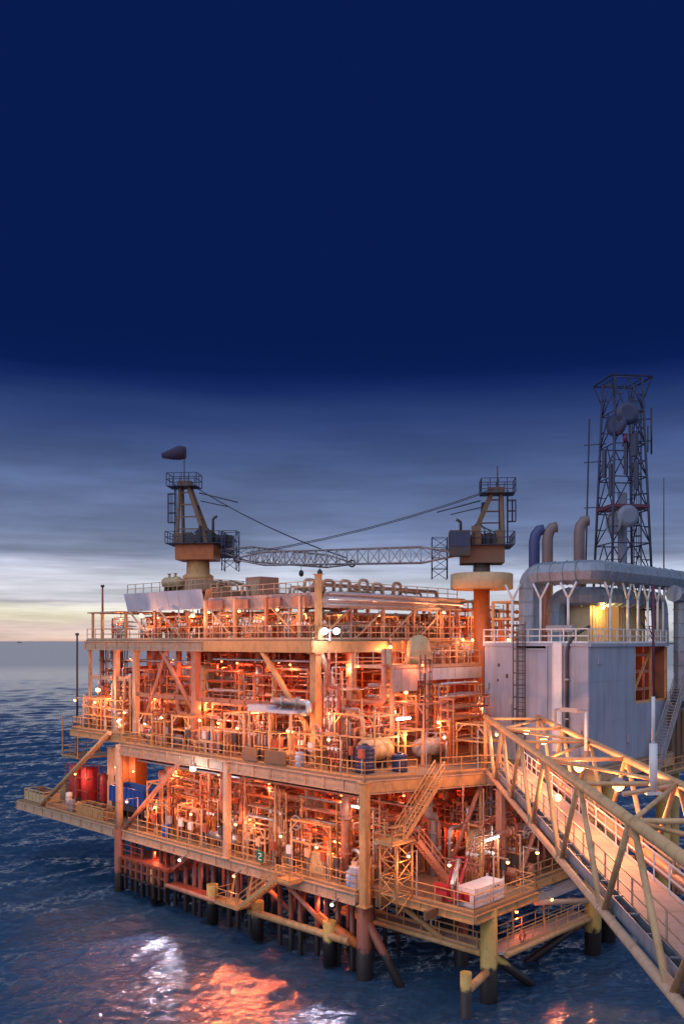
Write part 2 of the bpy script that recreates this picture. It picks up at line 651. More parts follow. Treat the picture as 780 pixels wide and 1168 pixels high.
# --- roof blocks
def roof_block(x0, x1, y0, y1, z0, z1, mat):
    mb = MB().box(x0, x1, y0, y1, z1 - 0.2, z1)
    o = obj('roof_block', mb, 'brown', PLAT)
    f = MB()
    n = 7
    for i in range(n):      # fascia of separate tilted sheets
        ya, yb = y0 + (y1 - y0) * i / n + 0.02, y0 + (y1 - y0) * (i + 1) / n - 0.02
        f.add([(x0 - 0.35, ya, z1 - 0.02), (x0 - 0.35, yb, z1 - 0.02), (x0 + 0.1, yb, z0), (x0 + 0.1, ya, z0),
               (x0 - 0.27, ya, z1 - 0.02), (x0 - 0.27, yb, z1 - 0.02), (x0 + 0.18, yb, z0), (x0 + 0.18, ya, z0)],
              [(0, 1, 2, 3), (7, 6, 5, 4), (0, 4, 5, 1), (1, 5, 6, 2), (2, 6, 7, 3), (3, 7, 4, 0)])
    obj('fascia', f, mat, o)
    f = MB()
    n = max(3, int((x1 - x0) / 2.2))
    for i in range(n):
        xa, xb = x0 + (x1 - x0) * i / n + 0.02, x0 + (x1 - x0) * (i + 1) / n - 0.02
        f.add([(xa, y0 - 0.35, z1 - 0.02), (xb, y0 - 0.35, z1 - 0.02), (xb, y0 + 0.3, z0), (xa, y0 + 0.3, z0),
               (xa, y0 - 0.27, z1 - 0.02), (xb, y0 - 0.27, z1 - 0.02), (xb, y0 + 0.38, z0), (xa, y0 + 0.38, z0)],
              [(3, 2, 1, 0), (4, 5, 6, 7), (0, 1, 5, 4), (1, 2, 6, 5), (2, 3, 7, 6), (3, 0, 4, 7)])
    obj('end_fascia', f, 'beam' if mat == 'fascia' else mat, o)
    b = MB()
    for i in range(8):
        y = y0 + 0.6 + (y1 - y0 - 1.2) * i / 7
        b.beam((x0 + 0.7, y, z1 - 0.45), (x1 - 0.3, y, z1 - 0.45), 0.18, 0.45)
    obj('roof_beam', b, 'salmon', o)
    r_ = MB()
    railing(r_, [(x0 + 0.1, y1, z1), (x0 + 0.1, y0 + 0.1, z1), (x1, y0 + 0.1, z1)], h=0.9, step=1.4, toe=False)
    obj('railing', r_, 'cream', o)
    return o


roof_block(3, 13.5, 22, 34.5, 26.35, 28.1, 'fascia')
roof_block(3.4, 21, 7.6, 21.6, 26.1, 27.3, 'roofgrey')
for y in (8.6, 12, 16, 19.4):
    obj('side_panel', MB().beam((3.0, y, 26.6), (3.0, y + 2.0, 26.6), 0.1, 0.8), 'salmon', PLAT)
for k in range(3):      # long lines lying along the roof edge
    obj('roof_gutter', MB().tube([(3.2, 7.0 - 0.2 * k, 26.35 + 0.42 * k), (20.6, 7.0 - 0.2 * k, 26.35 + 0.42 * k)], (.1, .15, .12)[k], 8), ('grey', 'silver', 'roofgrey')[k], PLAT)

# --- columns
def column(x, y, z0, z1, w, mat='yellow', rnd=False):
    m_ = MB()
    if rnd:
        m_.cyl((x, y, z0), (x, y, z1), w / 2, 16)
    else:
        m_.beam((x, y, z0), (x, y, z1), w)
        m_.box(x - w * 0.8, x + w * 0.8, y - w * 0.8, y + w * 0.8, z0, z0 + 0.08)
        m_.box(x - w * 0.75, x + w * 0.75, y - w * 0.75, y + w * 0.75, z1 - 0.07, z1)
    return obj('column', m_, mat, PLAT)


column(-0.02, 0, ZL - 0.9, ZM - 0.2, 0.54, 'yellow')
column(-0.02, 15, ZL - 0.1, ZM - 0.2, 0.48, 'cream')
column(-0.05, 30.9, -4, ZL - .1, .95, 'legred', True)
column(-0.05, 30.9, ZL - .1, ZM - 0.2, .72, 'cream', True)
for (x, y, w, m_) in ((2.5, 7.4, 0.62, 'yellow'), (6.6, 7.5, 0.6, 'cream'), (2.1, 22, 0.6, 'salmon'), (2.2, 31.6, 0.5, 'cream'), (2.2, 35, 0.45, 'cream'),
                      (2.3, 40.2, 0.26, 'beam'), (12, 7.5, 0.5, 'salmon'), (17, 7.5, 0.6, 'salmon'), (9, 16, 0.6, 'salmon'), (9, 24, 0.6, 'salmon'),
                      (9, 32, 0.6, 'salmon'), (15, 16, 0.6, 'red'), (15, 24, 0.6, 'red'), (10, 40, 0.4, 'salmon')):
    column(x, y, ZM if y < 31 else ZM + 0.7, ZU - 1.05, w, m_)
for (x, y) in ((7, 2), (7, 9), (7, 16), (7, 23), (14, -3), (14, 4), (14, 11), (14, 19), (14, 26), (9, -5)):
    column(x, y, ZL, ZM - 1.2, 0.5, 'salmon')
for (x, y) in ((2.4, 9), (2.4, 13), (2.4, 17), (2.4, 21), (2.6, 24), (2.6, 29), (2.6, 34), (2.4, 38), (7, 8), (11, 8), (15, 8), (19, 8), (8, 15), (8, 28), (8, 36)):
    column(x, y, ZU, 27 if y < 22 else 26.2, 0.24, RND.choice(['yellow', 'cream', 'salmon']))
column(2.5, 7.1, ZU, 28.6, 0.4, 'yellow')
column(2.5, 40, ZU, 26.3, 0.2, 'cream')
# small flat shade roof at the far left of the upper deck
obj('shade_roof', MB().box(2.2, 9, 34.9, 40.6, 26.3, 26.42), 'beam', PLAT)


def brace(p, q, r, mat='yellow'):
    return obj('diagonal_brace', MB().tube([p, q], r, 10), mat, PLAT)


brace((2, 13, ZU - 1), (2.3, 7.7, 16.4), 0.24, 'yellow')
brace((2.8, 7.2, ZU - 1), (6.5, 7.3, 16.2), 0.24, 'cream')
brace((0.2, 46.5, ZL), (0.3, 33.2, ZM + 0.7), 0.26, 'yellow')
brace((0.0, 30, ZL + 0.1), (0.2, 21.7, ZM - 0.9), 0.24, 'salmon')
brace((2.1, 30.8, ZM + 0.4), (2.1, 26.5, ZU - 1), 0.16, 'salmon')
brace((2.1, 22.3, ZM + 3.3), (2.1, 27.3, ZU - 1), 0.2, 'salmon')
brace((7, 2.2, ZL), (7, 8.6, ZM - 1.2), 0.2, 'salmon')
brace((7, 15.6, ZL), (7, 9.4, ZM - 1.2), 0.2, 'red')
brace((6.5, -1.9, ZL + 0.1), (8.9, -3.4, ZM - 1), 0.17, 'salmon')
brace((10, -5.8, ZL + 0.1), (14.6, -6, ZM - 1.0), 0.2, 'salmon')
brace((9, 7.4, ZM), (12, 7.4, ZU - 1), 0.18, 'salmon')
brace((13, 7.4, ZU - 1), (17, 7.4, ZM), 0.2, 'salmon')
for y0 in (9, 17, 24.4, 29.4):
    brace((2.4, y0, ZU), (2.4, y0 + 3.6, 26.3), 0.09, RND.choice(['cream', 'yellow']))
for x0 in (3.2, 7.2, 11.2, 15.2):
    brace((x0, 7.7, ZU), (x0 + 3.5, 7.7, 26.1), 0.09, 'cream')

# inner framing
for (p, q, m_) in (((2.1, 7.5, 18.4), (2.1, 31, 18.4), 'salmon'), ((7, 0, 10.2), (7, 30, 10.2), 'salmon'), ((14, -6, 10), (14, 30, 10), 'red'),
                   ((2, 7.4, 18.6), (17, 7.4, 18.6), 'salmon'), ((9, 8, 18.7), (9, 39, 18.7), 'salmon'), ((15, 8, 18.5), (15, 30, 18.5), 'red'),
                   ((2.2, 31.5, 19.8), (2.2, 40, 19.8), 'cream'), ((1, 2, 10.3), (14, 2, 10.3), 'salmon'), ((1, 16, 10.3), (14, 16, 10.3), 'salmon')):
    obj('tie_beam', MB().ibeam(p, q, 0.26, 0.4, 0.05), m_, PLAT)

# fire walls closing the back of the process areas
fw = MB()
for i in range(17):
    y = -5 + i * 2.1
    fw.box(20.6, 20.7, y, y + 2.06, ZL, ZM - 1.2)
    fw.beam((20.5, y, ZL), (20.5, y, ZM - 1.2), 0.14)
for i in range(8):
    fw.box(7.2 + i * 1.67, 7.2 + i * 1.67 + 1.62, 30.2, 30.3, ZL, ZM - 1.2)
obj('firewall', fw, 'red', PLAT)
fw = MB()
for i in range(14):
    y = 2.6 + i * 2.1
    fw.box(20.6, 20.7, y, y + 2.06, ZM, ZU - 1.2)
    fw.beam((20.5, y, ZM), (20.5, y, ZU - 1.2), 0.14)
for i in range(7):
    fw.box(9 + i * 1.67, 10.6 + i * 1.67, 30.6, 30.7, ZM, ZU - 1.2)
obj('firewall', fw, 'red', PLAT)
fw = MB()
for i in range(13):
    y = 8.6 + i * 2.1
    fw.box(19.6, 19.7, y, y + 2.06, ZU, 26.0)
obj('firewall', fw, 'red', PLAT)

# mezzanine gratings
def mezz(x0, x1, y0, y1, z, mat='yellow', sup=None):
    m_ = MB()
    for i in range(int((x1 - x0) / 0.22)):
        x = x0 + i * 0.22
        m_.box(x, x + 0.13, y0, y1, z - 0.06, z)
    for (a, b) in (((x0, y0), (x0, y1)), ((x0, y0), (x1, y0)), ((x1, y0), (x1, y1)), ((x0, y1), (x1, y1))):
        m_.beam((*a, z - 0.16), (*b, z - 0.16), 0.12, 0.3)
    zb = ZL if z < 13 else ZM
    for a in ((x0, y0), (x0, y1), (x1, y0), (x1, y1)):
        m_.beam((*a, zb), (*a, z - 0.1), 0.16)
    o = obj('mezzanine', m_, mat, PLAT)
    r_ = MB()
    railing(r_, [(x1, y1, z), (x0, y1, z), (x0, y0, z), (x1, y0, z)], step=1.3, toe=False)
    obj('railing', r_, mat, o)


mezz(3.2, 6.4, 6.5, 13, 9.6, 'yellow')
mezz(3.5, 6.8, 18, 24, 9.9, 'salmon')
mezz(8.5, 12.5, -4.5, 1.5, 9.7, 'salmon')
mezz(9, 13, 9, 15, 9.9, 'red')
mezz(3.2, 8.2, 15, 21, 18.2, 'cream')
mezz(3.2, 8, 23.2, 30.4, 18.0, 'yellow')
mezz(3.2, 8.5, 32.5, 39, 17.9, 'yellow')
mezz(8.3, 13.5, 8.3, 14, 18.6, 'salmon')
mezz(10, 14, 18, 28, 18.4, 'salmon')

# white-panelled mezzanine beside the shelter
m_ = MB().box(6.4, 18, 3.0, 7.0, 21.35, 21.6)
wm = obj('panelled_mezzanine', m_, 'beam', PLAT)
f = MB()
for i in range(9):
    f.box(9.4 + i * .96, 10.32 + i * .96, 2.9, 2.97, 20.35, 21.3)
obj('fascia', f, 'white', wm)
f = MB()
for i in range(3):
    f.box(6.4 + i * 0.98, 7.34 + i * 0.98, 2.9, 2.97, 19.6, 21.3)
obj('cladding_sheet', f, 'grey', wm)
r_ = MB()
railing(r_, [(6.4, 6.9, 21.6), (6.4, 3.05, 21.6), (17.9, 3.05, 21.6)], toe=False)
for x in (6.6, 10.8, 17.6):
    r_.beam((x, 3.2, ZM), (x, 3.2, 21.4), 0.24)
obj('railing', r_, 'cream', wm)
obj('caged_ladder', ladder(MB(), (9.6, 2.6, ZM + 0.1), 22.4, (0, -1), 0.6), 'dark', PLAT)

# --- stairs on the bridge side
stair(PLAT, (5.0, -2.6, ZM), (1.25, -2.1, 10.0), 0.95)
ld = MB().prism([(-0.5, -2.9), (1.9, -2.9), (1.9, -1.2), (-0.5, -1.2)], 9.86, 10.0)
lo = obj('stair_landing', ld, 'yellow', PLAT)
r_ = MB()
railing(r_, [(-0.45, -2.85, 10), (-0.45, -1.25, 10), (0.7, -1.25, 10)], toe=True)
railing(r_, [(-0.45, -2.85, 10), (0.7, -2.85, 10)])
obj('railing', r_, 'yellow', lo)
lt = MB()
cs = [((0.1, -2.8, ZL - 0.9), (0.1, -2.8, 9.86)), ((1.7, -2.8, ZL - 0.9), (1.7, -2.8, 9.86)), ((1.7, -1.3, ZL - 0.9), (1.7, -1.3, 9.86)), ((0.1, -1.3, ZL - 0.9), (0.1, -1.3, 9.86))]
lattice(lt, cs, 4, 0.07, 0.045)
obj('support_tower', lt, 'yellow', lo)
stair(PLAT, (1.9, -2.9, 10.0), (5.0, -3.9, ZL), 0.9, 'salmon', 'salmon')
stair(PLAT, (13.4, -5.6, 9.4), (16.4, -5.9, ZL), 0.9, 'brown', 'yellow')
stair(PLAT, (4.6, 13.4, ZM + 4.2), (4.6, 9.8, ZM), 0.9, 'salmon', 'yellow')
stair(PLAT, (4, 31.6, 18.0), (4, 28.0, ZM), 0.9, 'cream', 'yellow')
# stairs from the lower deck to the boat landing
pt, pb = (-0.9, 7.7, ZL - 0.2), (-0.9, 12.0, 2.9)
stair(PLAT, pt, pb, 0.9)
lo = obj('stair_landing', MB().prism([(-1.5, 6.0), (0.0, 6.0), (0.0, 7.8), (-1.5, 7.8)], ZL - 0.3, ZL - 0.15), 'yellow', PLAT)
r_ = MB()
railing(r_, [(-0.2, 6.05, ZL - 0.15), (-1.45, 6.05, ZL - 0.15), (-1.45, 7.5, ZL - 0.15)])
obj('railing', r_, 'yellow', lo)
lo = obj('stair_landing', MB().prism([(-1.6, 11.8), (0.2, 11.8), (0.2, 14.6), (-1.6, 14.6)], 2.75, 2.9), 'yellow', PLAT)
r_ = MB()
railing(r_, [(-1.55, 12, 2.9), (-1.55, 14.5, 2.9), (0.1, 14.5, 2.9)])
r_.beam((-0.3, 14.2, 2.8), (0.3, 14.2, ZL - 0.9), 0.12)
r_.beam((-0.3, 12.2, 2.8), (0.3, 12.2, ZL - 0.9), 0.12)
obj('railing', r_, 'yellow', lo)

# --- boat landing under the lower deck
bl = obj('boat_landing', MB().prism([(-0.2, 30.4), (-0.2, 23), (3.2, 23), (3.2, 30.4)], 3.3, 3.6), 'red', PLAT)
m_ = MB()
for i in range(9):
    y = 23.1 + i * 0.9
    m_.beam((-0.3, y, 0.8), (-0.3, y, 3.5), 0.26)
m_.beam((-0.3, 23, 1.9), (-0.3, 30.4, 1.9), 0.16)
m_.beam((-0.3, 23, 2.7), (-0.3, 30.4, 2.7), 0.16)
obj('fender_post', m_, 'legred', bl)
m_ = MB()
for (x, y) in ((0.4, 24), (0.4, 29.5), (2.8, 24), (2.8, 29.5)):
    obj('hanger', MB().beam((x, y, 3.5), (x, y, ZL - 0.9), 0.2), 'red', bl)
railing(m_, [(-0.1, 30.3, 3.6), (-0.1, 27.2, 3.6)], toe=False)
obj('railing', m_, 'red', bl)
stair(PLAT, (0.5, 20.2, ZL - 0.9), (0.5, 22.8, 3.6), 0.8, 'red', 'red')
wk = obj('walkway', MB().prism([(-0.1, 15), (-0.1, 23), (0.9, 23), (0.9, 15)], 2.2, 2.4), 'red', PLAT)
obj('edge_tube', MB().tube([(-0.3, 23, 2.3), (-0.3, 14.6, 2.3)], 0.2, 8), 'salmon', wk)
for (p, q, r, m__) in (((-0.2, 12, 2.4), (0.1, 1.6, 2.4), 0.28, 'yellow'), ((0.4, 5, 3.4), (0.5, 1.0, 2.2), 0.34, 'orange'),
                     ((0.5, 1.2, ZL - 0.8), (1.4, -3.5, -2), 0.3, 'legred'), ((0.5, 9, ZL - 0.8), (0.5, 4, 2.6), 0.18, 'salmon'), ((2, 16, ZL - 0.8), (2, 9.5, 2.3), 0.2, 'salmon'),
                     ((3, 0.5, ZL - 0.8), (3.6, -4, 3.0), 0.2, 'yellow'), ((3.75, -7.6, 1.8), (-0.16, -8.6, 1.8), 0.27, 'yellow'), ((3.75, -7.8, 2.9), (10.5, -8.4, -2), 0.32, 'leg'),
                     ((9, -7.9, ZL - 0.9), (15, -8.6, 4.2), 0.2, 'cream'), ((15.7, -8.8, 3.2), (9.5, -4, -2), 0.3, 'legred')):
    obj('submerged_brace', MB().tube([p, q], r, 12), m__, PLAT)

# lower walkway on the bridge side
zw = 3.1
lw = obj('lower_walkway', MB().prism([(3.5, 6), (3.5, -7.0), (4.2, -8.5), (15.4, -8.7), (15.4, -7.3), (5.0, -7.1), (5.0, 6)], zw - .2, zw), 'walkplate', PLAT)
m_ = MB()
m_.tube([(3.4, 6.2, zw - .2), (3.4, -7.2, zw - .2)], 0.2, 8)
m_.tube([(4.3, -8.6, zw - .2), (15.4, -8.8, zw - .2)], 0.2, 8)
m_.tube([(5.2, 6.2, zw - .2), (5.2, -7, zw - .2)], 0.12, 8)
m_.beam((3.4, -6.2, zw - .2), (5.2, -6.2, zw - .2), .2)
m_.beam((3.4, 4, zw - .2), (5.2, 4, zw - .2), .2)
obj('edge_tube', m_, 'yellow', lw)
r_ = MB()
railing(r_, [(3.55, 5.8, zw), (3.55, -6.8, zw)])
railing(r_, [(4.6, -8.5, zw), (15.2, -8.65, zw)])
railing(r_, [(4.95, 5.8, zw), (4.95, -7.1, zw), (15.2, -7.35, zw)])
for (x, y) in ((3.5, 3), (3.5, -3), (7, -7.4), (11, -7.4)):
    r_.beam((x, y, zw - .1), (x + .6, y + .5, ZL - 0.8), 0.13)
obj('railing', r_, 'yellow', lw)
gd = obj('grey_landing_deck', MB().prism([(9.5, -7.9), (16.2, -7.9), (16.2, -3.5), (9.5, -3.5)], 5.0, 5.2), 'grey', PLAT)
# --- legs
for (x, y, r, zt, m__) in ((3.75, -7.6, 0.56, ZL - 0.15, 'leg'), (15.7, -8.7, 0.62, ZM - 0.5, 'leg'), (-0.16, -8.6, 0.36, 3.0, 'leg'), (19, -8.2, 0.6, ZM - 0.5, 'leg'),
                           (29, -8.2, 0.6, ZM - 0.5, 'leg'), (0.6, 0.6, 0.55, ZL - 0.2, 'legred'), (7, -3, 0.5, ZL - 0.2, 'legred'), (12, 2, 0.6, ZL - 0.2, 'legred'),
                           (12, 12, 0.6, ZL - 0.2, 'legred'), (12, 24, 0.6, ZL - 0.2, 'legred'), (20, 12, 0.6, ZL - 0.2, 'legred'), (20, 28, 0.6, ZL - 0.2, 'legred'), (22, -6, 0.5, ZL - 0.2, 'legred')):
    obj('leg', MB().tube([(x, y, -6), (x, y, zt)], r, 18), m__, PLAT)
for i, y in enumerate([17.2, 11.5, 3.6, 25.4]):      # fat pale pile sleeves
    obj('pile_sleeve', MB().cyl((0.2, y, 0.2), (0.2, y, 3.4 - 0.2 * (i % 2)), 0.48, 16), 'leg', PLAT)

# conductor piles: things of their own
proto = None
ys = [2.2 + 1.25 * i for i in range(23)]
for row, xx in enumerate((1.0, 3.4, 6.2)):
    for i, y in enumerate(ys):
        if (row, i) in ((0, 7), (0, 12), (1, 4), (1, 15), (2, 9), (2, 10), (2, 2)):
            continue
        p = (xx + RND.uniform(-.15, .15), y + RND.uniform(-.2, .2), -5)
        r = 0.17 if row else 0.2
        o = obj('conductor_pile', MB().cyl(p, (p[0], p[1], ZL - 0.14 if row else ZL - 0.7), r, 10), 'legred', None, p, None, 'pile')
        nm = ['front', 'middle', 'rear'][row]
        rep(o, '', 'slim dark conductor piles in the %s row' % nm, 'conductor piles standing in the water')

# ================================================================ EQUIPMENT
def collect(n):
    return n


PIPE_MATS = [('yellow', 'yellow'), ('cream', 'cream'), ('red', 'red'), ('salmon', 'faded red'), ('silver', 'silver'), ('brown', 'brown'), ('orange', 'orange'), ('grey', 'grey')]
PIPE_W = [3, 3, 4, 6, 4, 2, 3, 2]


def handwheel(mb, c, r, nrm):
    mb.torus(c, r, r * 0.13, nrm, 10, 4)
    n_ = Vector(nrm).normalized()
    a = n_.orthogonal().normalized()
    b = n_.cross(a)
    c = Vector(c)
    mb.beam(c - a * r, c + a * r, r * 0.14)
    mb.beam(c - b * r, c + b * r, r * 0.14)


def pipe(path, r, mat, cname, deckname, shape, valve=True):
    path = [Vector(p) for p in path]
    org = tuple(path[0])
    t = thing('process_pipe', '', 'pipe', org)
    mb = MB().tube(bend(path, r * 2.6 + 0.06), r, 10 if r > 0.12 else 7)
    # flanges along the straight runs
    for a, b in zip(path, path[1:]):
        d = b - a
        if d.length < 1.2:
            continue
        d.normalize()
        for k in (0.32, 0.72):
            c = a.lerp(b, k)
            for e in (-0.045, 0.045):
                mb.cyl(c + d * (e * 0.6 - 0.025), c + d * (e * 0.6 + 0.025), r * 1.55 + 0.02, 10)
    obj('pipe_run', mb, mat, t)
    if valve:
        lens = [((b - a).length, a, b) for a, b in zip(path, path[1:])]
        L_, a, b = max(lens, key=lambda q: q[0])
        c = a.lerp(b, 0.5)
        d = (b - a).normalized()
        vb = MB().tube([c - d * (r * 2.2), c - d * r * .4, c, c + d * r * .4, c + d * (r * 2.2)], r, 10, True, [r * 1.5, r * 1.2, r * 1.9, r * 1.2, r * 1.5])
        out = Vector((-1, 0, 0)) if abs(d.x) < 0.5 else Vector((0, -1, 0))
        if abs(d.z) < 0.5 and RND.random() < 0.6:
            out = Vector((0, 0, 1))
        vb.cyl(c, c + out * (r * 4 + 0.1), r * 0.35, 6)
        vo = obj('valve', vb, RND.choice(['red', 'grey', mat]), t)
        hb = MB()
        handwheel(hb, c + out * (r * 4 + 0.1), max(0.14, r * 1.7), out)
        obj('handwheel', hb, RND.choice(['bright_red', 'yellow', 'grey']), vo)
    size = 'slim' if r < 0.1 else ('medium' if r < 0.2 else 'thick')
    rep(t, '%s %s pipe %s on the %s' % (size, cname, shape[0], deckname), '%s %s pipes %s on the %s' % (size, cname, shape[1], deckname), 'process pipes on the ' + deckname)
    return t


def clutter_pipes(n, xr, yr, z0, z1, deckname, rmax=0.32, xpow=1.25):
    for i in range(n):
        m_, cn = RND.choices(PIPE_MATS, PIPE_W)[0]
        r = min(rmax, RND.choice([0.06, 0.07, 0.08, 0.11, 0.13, 0.16, 0.2, 0.25, 0.32]))
        x = xr[0] + (xr[1] - xr[0]) * RND.random() ** xpow
        y = RND.uniform(*yr)
        k = RND.random()
        H_ = z1 - z0
        if k < 0.25:
            h = z0 + H_ * RND.uniform(0.35, 0.8)
            dx, dy = RND.choice([(0.8, 0), (-0.7, 0), (0, 1.1), (0, -1.1), (0, 2)])
            y2 = min(max(y + dy, yr[0]), yr[1])
            x2 = min(max(x + dx, xr[0]), xr[1])
            path = [(x, y, z0), (x, y, h), (x2, y2, h), (x2, y2, z1)]
            sh = ('stepping up to the ceiling', 'stepping up')
        elif k < 0.55:
            l = RND.uniform(3, 10) * RND.choice([-1, 1])
            y2 = min(max(y + l, yr[0]), yr[1])
            if abs(y2 - y) < 1.5:
                y2 = y - 3 if y > sum(yr) / 2 else y + 3
            h = z0 + H_ * RND.uniform(0.12, 0.9)
            path = [(x, y, z0), (x, y, h), (x, y2, h), (x, y2, z0 if RND.random() < 0.5 else z1)]
            sh = ('running lengthwise', 'running lengthwise')
        elif k < 0.8:
            x = xr[0] + RND.random() * 2.5
            x2 = min(x + RND.uniform(2.5, 8), xr[1])
            h = z0 + H_ * RND.uniform(0.12, 0.9)
            path = [(x, y, z0), (x, y, h), (x2, y, h), (x2, y, z1 if RND.random() < 0.6 else z0)]
            sh = ('running inward', 'running inward')
        elif k < 0.9:
            h = z0 + H_ * RND.uniform(0.3, 0.65)
            path = [(x, y, z0), (x, y, h), (x, y + 0.9 + r, h), (x, y + 0.9 + r, z0)]
            sh = ('bent in a low arch', 'bent in arches')
        else:
            path = [(x, y, z0), (x, y, z1)]
            sh = ('standing upright', 'standing upright')
        pipe(path, r, m_, cn, deckname, sh, RND.random() < 0.55)


clutter_pipes(100, (1.3, 15), (1.2, 29), ZL, ZM - 0.75, 'lower deck')
clutter_pipes(22, (6, 16), (-5.6, 1), ZL, ZM - 0.75, 'lower deck')
clutter_pipes(85, (2.9, 15), (3.5, 29.5), ZM, ZU - 0.75, 'mid deck')
clutter_pipes(26, (1.8, 11), (31.8, 40), ZM + 0.7, ZU - 0.75, 'side platform', 0.2)
clutter_pipes(52, (3.2, 15), (8.5, 33), ZU, 26.6, 'upper deck', 0.2)


def pump(pos, deck, c1):
    x, y, z = pos
    t = thing('pump_skid', '', 'pump', pos)
    obj('base_frame', MB().box(x - .5, x + .5, y - 1.1, y + 1.1, z + 0.01, z + 0.22), 'brown', t)
    mb = MB().lathe([(0.2, -1.0), (0.36, -0.95), (0.38, -0.1), (0.3, 0.0), (0.12, 0.05), (0.12, 0.25)], (x, y, z + 0.68), 'y', 12)
    for k in range(5):
        mb.torus((x, y - 0.85 + k * 0.17, z + 0.68), 0.385, 0.02, (0, 1, 0), 12, 4)
    mb.box(x - .25, x + .25, y - .9, y - .2, z + 0.22, z + 0.4)
    obj('motor', mb, c1, t)
    mb = MB().lathe([(0.15, 0.25), (0.42, 0.3), (0.48, 0.5), (0.42, 0.72), (0.2, 0.78)], (x, y, z + 0.68), 'y', 12)
    mb.tube(bend([(x, y + 0.5, z + 1.0), (x, y + 0.5, z + 1.9), (x + 0.9, y + 0.5, z + 1.9), (x + 0.9, y + 0.5, z)], 0.25), 0.12, 8)
    mb.box(x - .2, x + .2, y + .35, y + .7, z + 0.22, z + 0.4)
    obj('pump_casing', mb, RND.choice(['red', 'grey', 'salmon']), t)
    rep(t, 'pump with round motor on a steel base on the ' + deck, 'motor pumps on steel bases on the ' + deck, 'pump skids on the ' + deck)


for (x, y) in ((1.9, 10.2), (2.0, 6.5), (4.8, 9.5), (1.8, 3.2), (5.5, 17.0), (9.5, -5.0), (11.5, -5.2), (3.6, 27)):
    pump((x, y, ZL), 'lower deck', RND.choice(['red', 'salmon', 'grey', 'cream']))
for (x, y) in ((2.2, 25.2), (5.2, 6.5), (1.5, 9.6), (6, 12)):
    pump((x, y, ZM), 'mid deck', RND.choice(['cream', 'yellow', 'grey']))


def manifold(pos, n, deck, m1):
    x, y, z = pos
    t = thing('valve_manifold', '', 'manifold', pos)
    L_ = n * 0.55
    mb = MB()
    mb.tube([(x, y - 0.3, z + 0.7), (x, y + L_, z + 0.7)], 0.15, 10)
    mb.tube([(x + 0.7, y - 0.3, z + 1.3), (x + 0.7, y + L_, z + 1.3)], 0.12, 10)
    for k in (0.0, L_ - 0.3):
        mb.beam((x, y + k, z), (x, y + k, z + 0.6), 0.12)
        mb.beam((x + 0.7, y + k, z), (x + 0.7, y + k, z + 1.2), 0.12)
    obj('header', mb, m1, t)
    for i in range(n):
        yy = y + i * 0.55 + 0.1
        vb = MB().tube(bend([(x, yy, z + 0.7), (x, yy, z + 1.75), (x + 0.7, yy, z + 1.75), (x + 0.7, yy, z + 1.3)], 0.2), 0.075, 7)
        vb.lathe([(0.1, 0.95), (0.17, 1.02), (0.17, 1.28), (0.1, 1.35)], (x, yy, z), 'z', 8)
        vo = obj('valve', vb, RND.choice([m1, 'red', 'salmon']), t)
        hb = MB()
        handwheel(hb, (x - 0.38, yy, z + 1.15), 0.16, (1, 0, 0))
        hb.cyl((x, yy, z + 1.15), (x - 0.38, yy, z + 1.15), 0.025, 5)
        obj('handwheel', hb, 'bright_red' if i % 2 else 'grey', vo)
    rep(t, '%s valve manifold of %d risers on the %s' % (m1, n, deck), '%s valve manifolds on the %s' % (m1, deck), 'valve manifolds')


for (x, y, n) in ((1.4, 1.2, 3), (3.2, 2.5, 6), (3.4, 14.2, 6), (5.5, 24.0, 6), (10.5, 4, 7)):
    manifold((x, y, ZL), n, 'lower deck', RND.choice(['salmon', 'cream', 'yellow']))
for (x, y, n) in ((1.6, 18.2, 6), (1.8, 27.0, 4), (5.0, 3.6, 4)):
    manifold((x, y, ZM), n, 'mid deck', RND.choice(['cream', 'yellow']))
manifold((2.4, 33.4, ZM + 0.7), 8, 'side platform', 'yellow')


def vvessel(pos, r, h, deck, mat, cname):
    x, y, z = pos
    t = thing('vertical_vessel', '', 'vessel', pos)
    prof = [(r * .8, 0.02), (r * .8, 0.7), (r, 0.8), (r, h - r * 0.55)] + [(r * math.cos(a), h - r * 0.55 + r * 0.55 * math.sin(a)) for a in (0.4, 0.8, 1.15, 1.45)]
    mb = MB().lathe(prof, pos, 'z', 20)
    for k in (0.3, 0.55, 0.8):
        mb.torus((x, y, z + h * k), r * 1.01, 0.025, (0, 0, 1), 20, 4)
    obj('shell', mb, mat, t)
    mb = MB()
    mb.cyl((x, y, z + h - 0.05), (x, y, z + h + 0.35), r * 0.22, 8)
    mb.cyl((x - r * 1.35, y, z + h * 0.45), (x, y, z + h * 0.45), r * 0.22, 10)
    mb.cyl((x - r * 1.4, y, z + h * 0.45), (x - r * 1.35, y, z + h * 0.45), r * 0.34, 10)
    obj('nozzle', mb, mat, t)
    obj('ladder', ladder(MB(), (x, y - r - 0.16, z), z + h, (0, -1), 0.42, h > 4), 'yellow', t)
    rep(t, 'upright %s vessel with domed top on the %s' % (cname, deck), 'upright %s vessels on the %s' % (cname, deck), 'upright vessels on the ' + deck)


